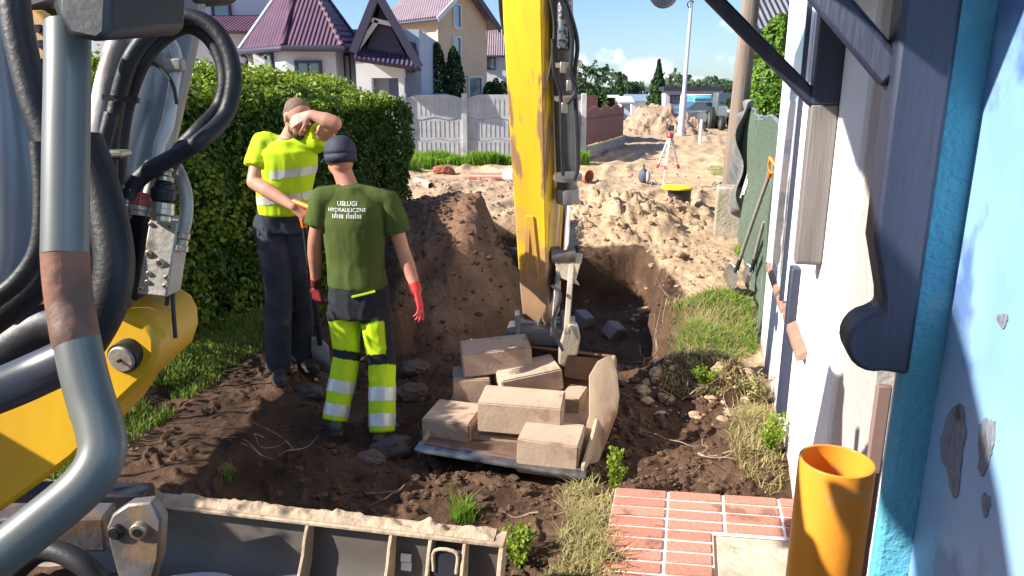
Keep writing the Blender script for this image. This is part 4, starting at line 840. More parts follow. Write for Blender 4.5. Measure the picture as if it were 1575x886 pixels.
# ---------------- orange pipe ----------------
M_or = mat('orange_pipe_plastic', (.78,.30,.035), (.74,.275,.03), scale=3, rough=.38, spec=.45, bump=.05, c3=(.58,.33,.14), s3=3.5, t3=.60)
c = PD(1287, 709, 2.0); print('pipe', c)
rad = 55/F*2.0
MB().lathe((c.x, c.y, -.02), [(rad, 0), (rad, c.z), (rad - .001, c.z + .022), (rad - .009, c.z + .022), (rad - .010, c.z), (rad - .010, 0)], 64, closed=True).build('drain_pipe', M_or, label='wide orange plastic pipe standing upright against the beige wall', cat='pipe', smooth=50, bevel=.0015)
# ---------------- brick step ----------------
def step():
    zt = .14; A = PZ(947, 750, zt); B = PZ(1216, 768, zt); D_ = PZ(920, 886, zt)
    ex = (B - A).normalized(); ey = Vector((ex.y, -ex.x, 0)); L = (B - A).length; print('step', A, B, D_, L, (D_ - A).normalized(), ey)
    cx_ = (D_ - A).normalized()
    root = empty('brick_step', A + ey*.4 + ex*.6 - Vector((0,0,zt)), 'red brick paved doorstep with white mortar joints', 'doorstep')
    M_br = mat('red_brick', (.47,.17,.12), (.56,.235,.17), isl=1, rough=.8, bump=.5, bscale=50, spec=.25, c3=(.27,.13,.09), s3=6, t3=.60); M_mo = mat('white_mortar', (.74,.68,.64), (.60,.54,.49), scale=12, rough=.95, bump=.5)
    n_rows, bw, bh, j = 16, .238, .066, .017
    base = MB(); a = A; base.hexa([A - Vector((0,0,zt+.05)), A + ex*(L + .25) - Vector((0,0,zt+.05)), A + ex*(L + .25) + cx_*1.35 - Vector((0,0,zt+.05)), A + cx_*1.35 - Vector((0,0,zt+.05)), A - Vector((0,0,.004)), A + ex*(L + .25) - Vector((0,0,.004)), A + ex*(L+.25) + cx_*1.35 - Vector((0,0,.004)), A + cx_*1.35 - Vector((0,0,.004))]); base.build('mortar_bed', M_mo, root)
    g = random.Random(5); mb = MB(); hx0, hx1, hy0 = .455, .875, .36
    for r_ in range(n_rows):
        y0 = .003 + r_*(bh + j)
        for c_ in range(6):
            x0 = c_*(bw + j) + .003; x1 = min(x0 + bw, L + .245); y1 = y0 + bh
            if x1 - x0 < .03: continue
            if y1 > hy0 and x1 > hx0 and x0 < hx1:
                if x0 < hx0: x1 = hx0 - .01
                elif x1 > hx1: x0 = hx1 + .01
                else: continue
                if x1 - x0 < .02: continue
                if y0 < hy0 - .02: y0 = y0
            h = g.uniform(-.0015, .002); q = [A + ex*x + cx_*y for x, y in ((x0,y0),(x1,y0),(x1,y1),(x0,y1))]; mb.hexa([p - Vector((0,0,.03)) for p in q] + [p + Vector((0,0,.003+h)) for p in q])
    mb.build('brick_paving', M_br, root, bevel=.003)
    q = [A + ex*x + cx_*y for x, y in ((hx0,hy0),(hx1,hy0),(hx1,hy0+.42),(hx0,hy0+.42))]
    MB().hexa([p - Vector((0,0,.03)) for p in q] + [p + Vector((0,0,.006)) for p in q]).build('frame', mat('rusty_frame', (.16,.07,.04), rough=.9), root)
    q = [A + ex*x + cx_*y for x, y in ((hx0+.012,hy0+.012),(hx1-.012,hy0+.012),(hx1-.012,hy0+.40),(hx0+.012,hy0+.40))]
    MB().hexa([p - Vector((0,0,.03)) for p in q] + [p + Vector((0,0,.012)) for p in q]).build('concrete_slab', mat('sandy_slab', (.58,.50,.38), (.45,.36,.26), scale=7, rough=.95, bump=.9, bscale=22, dist=.012, c3=(.28,.2,.14), s3=16, t3=.64), root, bevel=.004)
step()
# ---------------- small site things ----------------
M_shaft = mat('grey_wood_shaft', (.32,.28,.24), (.22,.19,.16), scale=8, rough=.7, stretch=(4,4,.5)); M_ograb = mat('orange_plastic', (.85,.22,.02), rough=.35); M_blade = mat('dirty_steel', (.36,.35,.34), (.26,.21,.17), scale=7, rough=.42, metal=.65, c3=(.20,.13,.08), s3=5, t3=.56)
M_dark = mat('dark_steel', (.03,.03,.035), rough=.4)
def shovel(top, tip, label, group=None, grip=True, wd=.115, bl=.30, face=(0,-1,.4), shaft_m=None, blade_m=None):
    top, tip = Vector(top), Vector(tip); d = (tip - top).normalized(); root = empty('shovel', tip, label, 'shovel', group); f = Vector(face); f = (f - d*f.dot(d)).normalized(); s = d.cross(f).normalized(); neck = tip - d*bl
    MB().tube(spline([top + d*.09, top.lerp(neck, .5) + f*.004, neck + d*.02], 6), [.0155, .0165, .017], 12).build('shaft', shaft_m or M_shaft, root)
    MB().tube([neck - d*.14, neck - d*.02, neck + d*.04], [.020, .021, .024], 12).build('socket', M_dark, root)
    if grip:
        mb = MB(); mb.tube([top + d*.16, top + d*.10], [.02, .024], 10); mb.tube(spline([top + d*.11, top + d*.07 + s*.045, top + s*.055], 5), .011, 8); mb.tube(spline([top + d*.11, top + d*.07 - s*.045, top - s*.055], 5), .011, 8); mb.tube([top - s*.062, top + s*.062], .016, 12); mb.build('grip', M_ograb, root)
    n, m = 13, 15; vs = []
    for i in range(n):
        v = i/(n-1); hw = wd*(.80 + .25*v) if v < .55 else wd*1.0*(max(0, 1 - ((v - .55)/.45)**2.2))**.5*.99 + .002
        for j in range(m):
            u = -1 + 2*j/(m-1); vs.append(neck + d*(bl*v) + s*(hw*u) + f*(.028*u*u*(1 - .5*v) + .02*math.sin(v*3)))
    o = MB().add(vs, [(i*m+j, i*m+j+1, (i+1)*m+j+1, (i+1)*m+j) for i in range(n-1) for j in range(m-1)]).build('blade', blade_m or M_blade, root, smooth=60); q = o.modifiers.new('s', 'SOLIDIFY'); q.thickness = .003; return root
shovel(P(1190, 250, 6.05), P(1123, 443, 7.05), 'shovel with orange grip leaning on the netting by the white wall', 'shovels leaning on the netting fence', face=(-.6,-.6,.5))
shovel(P(1178, 330, 6.5), P(1150, 441, 7.05), 'shorter shovel without grip beside the orange gripped one', 'shovels leaning on the netting fence', False, .09, .27, face=(-.8,-.4,.4))
for i, (a, b, r_) in enumerate((((1167, 222), (1144, 300), .018), ((1160, 236), (1139, 305), .016), ((1171, 240), (1146, 308), .012))):
    MB().tube([P(*a, 9.7 + i*.1), P(*b, 9.5)], r_, 10).build('metal_rod', M_blade, label=['longest grey metal rod leaning behind the concrete block', 'thicker grey metal rod left of the other two', 'thin grey metal rod nearest the netting'][i], cat='rod', group='metal rods behind the concrete block')
# tripod laser level
M_alu = mat('aluminium', (.70,.70,.70), (.6,.6,.6), scale=9, rough=.35, metal=.5); M_redp = mat('red_paint', (.50,.03,.03), rough=.4)
tp = P(1031, 205, 16); g0 = gz(tp.x, 16); root = empty('survey_tripod', (tp.x, 16, g0), 'red and white surveying tripod with small level standing on the sand', 'tripod')
for k, a in enumerate((250, 10, 130)):
    f = Vector((tp.x + .42*math.cos(R(a)) - .05, 16 + .42*math.sin(R(a)), g0 - .03)); t_ = Vector((tp.x, 16, tp.z)); lg = MB().beam(t_.lerp(f, .02), t_.lerp(f, .62), .045, .028).build('leg', M_alu, root)
    MB().tube([t_.lerp(f, .6), f], [.012, .008], 8).build('extension', M_alu, lg); MB().beam(t_.lerp(f, .56), t_.lerp(f, .63), .055, .04).build('clamp', M_redp, lg)
MB().lathe((tp.x, 16, tp.z - .12), [(.04,0),(.075,.04),(.075,.08),(.04,.13)], 16).build('head', M_redp, root); MB().box((tp.x, 16, tp.z + .11), (.13, .16, .11)).build('instrument', M_blackp, root, bevel=.02); MB().cyl((tp.x, 15.9, tp.z + .11), (tp.x, 15.86, tp.z + .11), .035).build('lens', M_glass, root)
# yellow lid on manhole shaft
M_yl = mat('yellow_plastic', (.85,.68,.02), rough=.35)
p = P(1041, 289, 12.9); root = empty('manhole_shaft', (p.x + .03, 12.9, 0), 'dark plastic shaft covered with a bright yellow lid on the sand', 'manhole shaft'); 
MB().lathe((p.x + .05, 12.9, -.15), [(.2, 0), (.2, p.z + .11), (.22, p.z + .12), (.22, p.z + .14)], 30).build('shaft', M_blackp, root); MB().lathe((p.x, 12.9, p.z - .02), [(.24,0),(.275,.012),(.275,.035),(.25,.055),(.10,.075),(.02,.08)], 36).build('lid', M_yl, root)
# tool bag
p = P(990, 272, 16.6); zz = gz(p.x, 16.6); root = empty('tool_bag', (p.x, 16.6, zz), 'dark grey tool bag with pale side lying on the sand', 'bag')
MB().ell((p.x, 16.6, zz + .14), (.12, .17, .17)).build('body', mat('bag_fabric', (.05,.055,.08), (.10,.11,.14), rough=.8), root); MB().ell((p.x + .07, 16.55, zz + .13), (.07, .15, .15)).build('side_pocket', mat('grey_fabric', (.35,.35,.40), rough=.8), root); MB().tube(spline([(p.x, 16.5, zz+.27), (p.x, 16.52, zz+.38), (p.x, 16.68, zz+.38), (p.x, 16.7, zz+.27)], 5), .013, 8).build('handle', M_blackp, root)
# pipes on the ground
M_rp = mat('red_brown_pipe', (.36,.13,.085), (.30,.10,.07), scale=5, rough=.5); M_rp2 = mat('orange_brown_pipe', (.52,.22,.12), (.45,.18,.10), scale=5, rough=.5)
def opipe(a, b, r_, m, label, name='pipe_section'):
    a, b = Vector(a), Vector(b); d = (b - a); MB().lathe(a, [(r_, 0), (r_, d.length), (r_*.9, d.length), (r_*.9, 0)], 24, d, True).build(name, m, label=label, cat='pipe', smooth=50)
def onG(px, Y, up): x = P(px, 280, Y).x; return Vector((x, Y, gz(x, Y) + up))
opipe(onG(724, 17.0, .09), onG(776, 16.6, .09), .085, M_rp, 'red brown pipe lying on the sand left of the excavator arm')
opipe(onG(882, 17.2, .15), onG(906, 16.8, .15), .15, M_rp2, 'short wide orange brown pipe right of the excavator arm')
opipe(onG(640, 16.3, .07), onG(663, 15.2, .07), .07, mat('cream_pipe', (.62,.50,.36), rough=.6), 'short cream pipe stub at the edge of the trench')
p = onG(783, 16.4, 0); root = empty('plastic_bucket', p, 'white plastic bucket tipped beside the red brown pipe', 'bucket'); MB().lathe(p + Vector((-.1,0,.15)), [(.12,0),(.15,.26),(.138,.26),(.11,.02)], 24, (1,-.5,.1)).build('body', M_white, root); MB().tube(spline([p + Vector((.12,-.1,.3)), p + Vector((.26,-.16,.16)), p + Vector((.12,-.1,.03))], 6), .006, 6).build('handle', M_dark, root)
def rock(c, r_, label, m, name='rock', cat='rock', seed=1, sq=(1,1,.7), group=None):
    bm = bmesh.new(); bmesh.ops.create_icosphere(bm, subdivisions=4, radius=1); v = np.array([q.co[:] for q in bm.verts]); n = fbm(v[:,0]*1.5+seed, v[:,1]*1.5, v[:,2]*1.5, o=5, s=seed, g=.6); f = 1 + .55*n; mb = MB(); mb.add([Vector(c) + Vector((a*r_*sq[0], b*r_*sq[1], d*r_*sq[2] + r_*sq[2]*.6)) for a, b, d in (v*f[:,None])], [tuple(q.index for q in ff.verts) for ff in bm.faces]); bm.free(); return mb.build(name, m, label=label, cat=cat, smooth=35, group=group)
rock(onG(682, 18.4, 0), .2, 'rusty red brick lump on the sand before the fence', mat('rusty_lump', (.38,.13,.07), (.28,.09,.05), rough=.9, bump=.6), 'brick_lump', 'brick lump', 5, (1.4,.8,.6))
M_rock = mat('grey_rock', (.20,.18,.19), (.12,.105,.11), scale=5, rough=.9, bump=.6, bscale=20)
M_drock = mat('dark_rock', (.05,.043,.045), (.10,.08,.07), scale=5, rough=.7, bump=.6, bscale=20)
def onpx(px, py):                                                                         # march the pixel ray to the ground
    v = ray(px, py); t = 1.5
    while t < 60:
        q = C0 + v*t
        if q.z < gz(q.x, q.y): return q
        t += .02
for i, (px, py, r_, lb) in enumerate(((605, 685, .10, 'dark boulder at the right heel of the worker in green'), (632, 602, .09, 'grey stone between the worker in green and the blocks'), (640, 562, .08, 'flat stone higher up behind the stacked blocks'), (478, 600, .08, 'round dark stone left of the worker in green'), (572, 700, .06, 'low stone in front of the worker in green'))):
    q = onpx(px, py + 12); rock(q, r_, lb, M_drock if i in (0, 3) else mat('brown_rock', (.15,.10,.08), (.09,.06,.05), scale=5, rough=.9, bump=.6, bscale=20), seed=11 + i, sq=(1.3,.9,.75), group='stones on the trench floor')
# retaining blocks loose in the pit
def block(c, size, rz=0, rx=0, ry=0, label='', m=None, group='concrete blocks loaded in the bucket', seed=0):
    M = Matrix.Rotation(rz, 3, 'Z') @ Matrix.Rotation(rx, 3, 'X') @ Matrix.Rotation(ry, 3, 'Y'); c = Vector(c); g = random.Random(seed)
    bm = bmesh.new(); bmesh.ops.create_cube(bm, size=1); bmesh.ops.scale(bm, vec=size, verts=bm.verts)
    bmesh.ops.bevel(bm, geom=list(bm.edges), offset=.008, segments=2, affect='EDGES'); bmesh.ops.triangulate(bm, faces=bm.faces); bmesh.ops.subdivide_edges(bm, edges=[e for e in bm.edges if e.calc_length() > .09], cuts=4, use_grid_fill=True)
    v = np.array([q.co[:] for q in bm.verts]); n = fbm(v[:,0]*14+seed, v[:,1]*14, v[:,2]*14, o=3, s=seed); ed = np.sort(np.abs(v)/(np.array(size)/2), 1); edge = np.clip((ed[:,1] - .86)/.14, 0, 1); v *= (1 + .004*n - .005*edge*np.maximum(vn(v[:,0]*30+seed, v[:,1]*30, v[:,2]*30), 0))[:,None]
    mb = MB(); mb.add([Vector(q) for q in v], [tuple(q.index for q in f.verts) for f in bm.faces]); bm.free()
    o = mb.build('concrete_block', m or M_block, label=label, cat='concrete block', group=group, origin=(0,0,0), smooth=30); o.matrix_world = Matrix.Translation(c) @ M.to_4x4(); return o
M_block = mat('buff_concrete_block', (.48,.35,.25), (.37,.265,.19), scale=4, rough=.95, bump=.4, bscale=48, dist=.005, c3=(.29,.205,.145), s3=9, t3=.59)
M_gblock = mat('grey_concrete_block', (.26,.24,.27), (.19,.17,.19), scale=4, rough=.95, bump=.6, bscale=60, dist=.006)
q = onpx(896, 500); block(q + Vector((0,0,.05)), (.16,.2,.2), .5, .3, .1, 'grey block tipped on end in the shaded trench beside the bucket linkage', M_gblock, 'grey blocks in the trench', 1)
q = onpx(944, 516); block(q + Vector((0,0,.06)), (.20,.16,.15), .7, .5, .3, 'small grey block lying alone in the shaded trench', M_gblock, 'grey blocks in the trench', 2)
# near small plants
def plant(px, py, h, n, m, label, spread=.12, ls=.016, seed=1, leaf=True, name='weed'):
    q = onpx(px, py); g = np.random.default_rng(seed); root = empty(name, q, label, 'plant'); mb = MB(); C = []
    for i in range(n):
        a = g.uniform(0, 6.28); d = Vector((math.cos(a), math.sin(a), 0))*spread*g.uniform(.2, 1); hh = h*g.uniform(.55, 1.1); pts = spline([q - Vector((0,0,.01)), q + d*.35 + Vector((0,0,hh*.5)), q + d + Vector((0,0,hh))], 5); mb.tube(pts, [.0025, .001], 5)
        for k in range(2, len(pts)): C += [list(pts[k] + Vector(g.normal(0, ls*.8, 3))) for _ in range(5)]
    mb.build('stems', M_grass if leaf else M_straw, root); 
    if leaf: quads('leaves', leafV(np.array(C), ls, rg=g, up=.8), root, m)
plant(800, 870, .17, 24, M_leafb, 'yellow green leafy weed beside the end of the dozer blade', .10, .0135, 1)
plant(945, 755, .22, 12, M_leafb, 'young bright weed at the far corner of the brick step', .07, .012, 2)
plant(1183, 700, .22, 22, M_leafb, 'pale green weed tuft at the foot of the white wall', .12, .010, 3)
plant(1165, 622, .20, 18, M_straw, 'wispy dry weed higher up along the white wall', .16, .010, 4)
plant(1082, 590, .14, 20, M_leafb, 'sprawling low weed on the lit soil hump', .15, .009, 7)
for i, (px, py, n_, hh, lb) in enumerate(((712, 800, 110, .15, 'lone tuft of grass on the dark soil behind the dozer blade'), (350, 735, 60, .09, 'small grass tuft on the dappled soil'))):
    q = onpx(px, py); g = np.random.default_rng(60 + i); k = g.normal(0, .025, (n_, 2)); quads('grass_tuft', bladeV(np.stack([q.x + k[:,0], q.y + k[:,1], q.z - .005 + 0*k[:,0]], 1), hh*g.uniform(.5, 1, n_), .9, .0028, rg=g), None, M_lush if i == 0 else M_grass, lb, 'grass tuft')
# roots and twigs: a tangle
def twigs():
    g = np.random.default_rng(12); mb = MB()
    for (px, py, k, L) in ((1000, 560, 7, .5), (1040, 600, 9, .3), (915, 745, 12, .22), (1090, 700, 8, .35), (960, 800, 14, .2), (1130, 640, 8, .25), (870, 800, 8, .2), (1180, 640, 8, .2), (640, 700, 5, .25), (420, 700, 6, .3), (560, 790, 5, .25)):
        q = onpx(px, py)
        for _ in range(k):
            a = g.uniform(0, 6.28); p = q + Vector((g.normal(0, .06), g.normal(0, .08), .0)); pts = [p]; d = Vector((math.cos(a), math.sin(a), .25))
            for s in range(5): d = (d + Vector(g.normal(0, .35, 3))).normalized(); z = pts[-1] + d*L/5; z.z = max(z.z, gz(z.x, z.y) + .004); pts.append(z)
            mb.tube(spline(pts, 3), [.004*g.uniform(.5, 1.2), .001], 5)
    mb.build('roots', mat('pale_root', (.42,.33,.22), (.25,.18,.12), scale=20, rough=.9), label='tangle of torn pale roots and twigs over the broken ground', cat='roots', kind='stuff')
twigs()
q = onpx(1109, 660); MB().cyl(q, q + Vector((.0, 0, .018)), .013).build('bottle_cap', mat('green_plastic', (.02,.40,.22), rough=.3), label='tiny green bottle cap on the soil near the brick step', cat='bottle cap', smooth=30)
# ---------------- excavator ----------------
M_Y = mat('yellow_machine_paint', (.66,.37,.008), (.55,.26,.010), scale=2.2, rough=.42, spec=.5, bump=.15, bscale=12, c3=(.30,.13,.04), s3=5.5, t3=.62, stretch=(1,1,.45))
M_Yw = mat('worn_yellow_paint', (.66,.36,.02), (.36,.19,.08), scale=3.2, rough=.6, bump=.3, bscale=20, c3=(.12,.06,.03), s3=9, t3=.60, stretch=(1,1,.35))
M_stick = mat('arm_yellow_paint', (.86,.56,.014), (.68,.38,.02), scale=2.0, rough=.42, bump=.12, bscale=14, c3=(.30,.17,.08), s3=7, t3=.56, stretch=(1.8,1.8,.22), coat=.15)
n_ = M_stick.node_tree.nodes; l_ = M_stick.node_tree.links
# earth rubbed onto the lower part of the arm, measured from the ground
ge = n_.new('ShaderNodeNewGeometry'); sx_ = n_.new('ShaderNodeSeparateXYZ'); l_.new(ge.outputs['Position'], sx_.inputs[0]); nq = n_.new('ShaderNodeTexNoise'); nq.inputs['Scale'].default_value = 7; nq.inputs['Detail'].default_value = 6; l_.new(ge.outputs['Position'], nq.inputs['Vector'])
ad = n_.new('ShaderNodeMath'); ad.operation = 'MULTIPLY_ADD'; l_.new(nq.outputs['Fac'], ad.inputs[0]); ad.inputs[1].default_value = 1.5; l_.new(sx_.outputs['Z'], ad.inputs[2]); mr = n_.new('ShaderNodeMapRange'); l_.new(ad.outputs[0], mr.inputs[0]); mr.inputs[1].default_value = 2.05; mr.inputs[2].default_value = 1.6
mxx = n_.new('ShaderNodeMix'); mxx.data_type = 'RGBA'; b_ = n_['Principled BSDF']; src = b_.inputs['Base Color'].links[0].from_socket; l_.new(mr.outputs[0], mxx.inputs['Factor']); l_.new(src, mxx.inputs['A']); mxx.inputs['B'].default_value = (.38,.225,.13,1); l_.new(mxx.outputs['Result'], b_.inputs['Base Color'])
M_steel = mat('muddy_steel', (.20,.185,.18), (.11,.10,.10), scale=5, rough=.5, metal=.45, bump=.5, bscale=25, dist=.006, c3=(.24,.16,.10), s3=6, t3=.56)
M_chrome = mat('chrome_rod', (.85,.85,.87), rough=.12, metal=1)
M_cyl = mat('grey_cylinder_paint', (.10,.12,.15), (.13,.15,.18), scale=2, rough=.32, spec=.6, bump=.08, bscale=10, coat=.2, c3=(.08,.08,.08), s3=4, t3=.68)
M_cyld = mat('dark_cylinder_paint', (.035,.038,.045), (.07,.07,.075), scale=4, rough=.35, bump=.1, coat=.2, c3=(.2,.19,.17), s3=6, t3=.64)
M_cyll = mat('pale_cylinder_paint', (.62,.61,.60), (.50,.49,.48), scale=4, rough=.45, bump=.25, bscale=18, c3=(.16,.13,.11), s3=5, t3=.62, stretch=(1,1,.4))
M_rail = mat('grey_green_rail_paint', (.09,.098,.092), (.12,.128,.12), scale=3, rough=.42, spec=.6, coat=.15, c3=(.10,.085,.07), s3=7, t3=.72)
M_rust = mat('rusty_tube', (.27,.115,.06), (.20,.08,.05), scale=6, rough=.65, bump=.4, bscale=30, c3=(.12,.06,.04), s3=6, t3=.6)
M_hose = mat('black_rubber_hose', (.011,.011,.014), (.022,.021,.024), scale=6, rough=.5, spec=.35, bump=.4, bscale=110, dist=.003)
M_fit = mat('zinc_fitting', (.52,.47,.38), (.38,.33,.26), scale=12, rough=.35, metal=.75, c3=(.18,.13,.09), s3=14, t3=.60)
M_plate = mat('grimy_plate', (.42,.39,.34), (.31,.275,.23), scale=9, rough=.5, metal=.35, bump=.35, bscale=35, c3=(.16,.12,.09), s3=9, t3=.60)
M_black = mat('black_machine_paint', (.012,.012,.016), (.02,.02,.026), rough=.5, bump=.1)
M_bkt = mat('sandy_bucket_steel', (.50,.38,.26), (.36,.25,.17), scale=4, rough=.7, metal=.15, bump=.4, bscale=22, c3=(.26,.14,.075), s3=4.5, t3=.56, stretch=(1,1,.5))
M_bktin = mat('rusty_bucket_inside', (.20,.115,.075), (.12,.07,.05), scale=4, rough=.8, bump=.4)
M_wear = mat('polished_edge', (.34,.36,.40), (.16,.15,.15), scale=10, rough=.3, metal=.8)
EX = empty('excavator', (-1.6, 1.4, 0), 'yellow excavator with hoses and dozer blade, its bucket full of blocks', 'excavator')
def stick():
    b = P(833, 490, 4.75); t = P(822, 0, 4.45); d = (b - t).normalized(); t2 = t - d*.55
    x = Vector((1, .0, 0)); x = (x - d*x.dot(d)).normalized(); y = d.cross(x).normalized()      # y: away / toward
    if y.y < 0: y = -y
    rz = R(-27); xr = x*math.cos(rz) + y*math.sin(rz); yr = -x*math.sin(rz) + y*math.cos(rz)
    L = (b - t2).length; secs = []; mb = MB(); mb.mi = 0
    prof = [(0, .120, .155), (.25, .122, .165), (.55, .114, .145), (.85, .103, .12), (.93, .098, .11), (.985, .092, .10), (1.0, .08, .085)]
    vs = []
    for k, w, h in prof:
        c = t2.lerp(b, k); c = c - x*(.0)
        for i, j in ((-1,-1),(1,-1),(1,1),(-1,1)): vs.append(c + xr*w*i + yr*h*j)
    n = len(prof); fs = [(i*4+j, i*4+(j+1) % 4, (i+1)*4+(j+1) % 4, (i+1)*4+j) for i in range(n-1) for j in range(4)] + [(0,1,2,3), tuple((n-1)*4+j for j in (3,2,1,0))]
    mb.add(vs, fs); mb.build('stick', M_stick, EX, bevel=.012, smooth=25)
    def at(k, i, j, e=0): 
        w = np.interp(k, [p[0] for p in prof], [p[1] for p in prof]); h = np.interp(k, [p[0] for p in prof], [p[2] for p in prof]); return t2.lerp(b, k) + xr*(w + e)*i + yr*(h)*j
    # weld seam plates on the front face
    MB().prism([at(.70,-.25,-1), at(.70,.25,-1), at(.80,.42,-1), at(.88,.5,-1), at(.80,.12,-1), at(.74,0,-1), at(.80,-.12,-1), at(.88,-.5,-1), at(.80,-.42,-1)], -yr*.012).build('wear_plate', M_Yw, EX, bevel=.003)
    # clamp and lubrication lines on the left flank
    for e, m_ in ((.02, M_hose), (.045, M_hose)):
        MB().tube(spline([at(-.02,-1,-.2,e), at(.12,-1,-.3,e+.02), at(.25,-1,-.2,e + .03), at(.33,-1,0,e-.01)], 6), .011, 8).build('hose', m_, EX)
    MB().box(at(.16,-1,-.2,.03), (.05,.06,.05)).build('hose_clamp', M_steel, EX, bevel=.006); MB().box(at(.27,-1,-.2,.03), (.045,.06,.04)).build('hose_clamp', M_steel, EX, bevel=.006)
    # bucket cylinder on the right side
    ca = P(862, -60, 4.30); cb = P(872, 288, 4.52); cc = P(866, 392, 4.58)
    MB().tube([ca, cb], .062, 20).build('bucket_cylinder', M_cyld, EX)
    MB().lathe(cb, [(.066,0),(.072,.01),(.072,.09),(.052,.10)], 22, (cb-ca)).build('cylinder_gland', M_steel, EX)
    MB().tube([cb, cc], .033, 18).build('piston_rod', M_chrome, EX)
    MB().tube([cc - x*.075, cc + x*.075], .055, 18).build('rod_eye', M_steel, EX)
    o_ = Vector((.0, -.075, 0))
    for i, pts in enumerate(([(855,-20),(872,25),(880,60),(878,110),(886,140),(872,160)], [(862,-20),(880,30),(888,70),(884,120),(888,200),(889,255),(883,278)], [(850,60),(852,110),(862,145),(864,220),(866,270)], [(846,-10),(853,40),(849,90),(843,125)])):
        MB().tube(spline([P(a, c_, 4.17 + .015*i) for a, c_ in pts], 6), .0125 - .002*(i > 1), 10).build('hose', M_hose, EX)
    for py, w in ((98, .075), (150, .07), (272, .078)):
        q = P(873, py, 4.36); MB().tube([q - d*.012, q + d*.012], w + .008, 22).build('hose_clamp', M_fit if py == 98 else M_steel, EX)
    for a, c_ in ((866, 104), (876, 132), (868, 166)): MB().box(P(a, c_, 4.20), (.035,.03,.06)).build('hose_fitting', M_fit, EX, bevel=.005)
    MB().box(P(868, 40, 4.2), (.075, .05, .26)).build('hose_guard', mat('wire_guard', (.03,.03,.035), (.16,.17,.18), scale=60, rough=.5, metal=.5, mix=(.45,.5)), EX, bevel=.02)
    # linkage: rocker, tipping link, hanger
    A = P(880, 400, 4.62); B = P(878, 490, 4.42); Cc = P(838, 496, 4.70)
    def link(a, b, w0, w1, th, name, m=M_steel, off=0):
        a, b = Vector(a), Vector(b); dd = (b - a).normalized(); s = (dd.cross(x)).normalized(); pts = []
        for k in range(9): t_ = math.pi*k/8; pts.append(a + s*w0*math.cos(t_) - dd*w0*math.sin(t_))
        for k in range(9): t_ = math.pi*k/8; pts.append(b - s*w1*math.cos(t_) + dd*w1*math.sin(t_))
        return MB().prism([p + x*off for p in pts], x*th).build(name, m, EX, bevel=.006)
    link(A, P(872, 505, 4.35), .065, .055, .035, 'tipping_link', mat('sandy_link', (.42,.35,.26), (.26,.21,.16), scale=6, rough=.7, bump=.4), -.02); link(A, P(872, 505, 4.35), .055, .05, .03, 'tipping_link', M_steel, -.10)
    link(A, Cc, .06, .06, .03, 'rocker_link', M_steel, -.06)
    MB().prism([P(848,392,4.56), P(897,392,4.56), P(886,432,4.50), P(892,440,4.50), P(862,428,4.50)], (0, .07, 0)).build('link_guard', mat('sandy_link', (0,0,0)), EX, bevel=.006)
    MB().tube([A - x*.16, A + x*.06], .028, 16).build('pin', M_fit, EX); MB().tube([Cc - x*.17, Cc + x*.20], .036, 16).build('pin', M_fit, EX)
    # hydraulic hose to the hitch, drooping
    MB().tube(spline([P(850,440,4.4), P(862,455,4.3), P(850,500,4.25), P(866,540,4.2)], 8), .011, 8).build('hose', M_hose, EX)
    # bucket carrier (quick hitch)
    h0 = P(832, 518, 4.62); M3 = Matrix.Rotation(R(-6), 3, 'Z')
    MB().box(h0 + Vector((-.0, 0, .02)), (.44, .20, .12), M3).build('quick_hitch', M_steel, EX, bevel=.02)
    MB().tube([h0 + Vector((-.25,-.02,-.06)), h0 + Vector((.24,-.05,-.06))], .05, 18).build('hitch_shaft', M_black, EX)
    for s in (-1, 1): MB().prism([h0 + Vector((s*.15 - .02, a, b_)) for a, b_ in ((-.1,-.12),(.12,-.12),(.13,.08),(.05,.17),(-.06,.15),(-.12,.02))], (.035,0,0)).build('hitch_ear', M_steel, EX, bevel=.008)
    e0 = P(878, 520, 4.33)
    pts = [P(a, c_, 4.30) for a, c_ in ((866,512),(875,498),(890,503),(893,520),(888,548),(874,548),(868,566),(859,560),(861,530))]; MB().prism(pts, (.0,.10,0)).build('hitch_hook', mat('sandy_link', (0,0,0)), EX, bevel=.012)
stick()
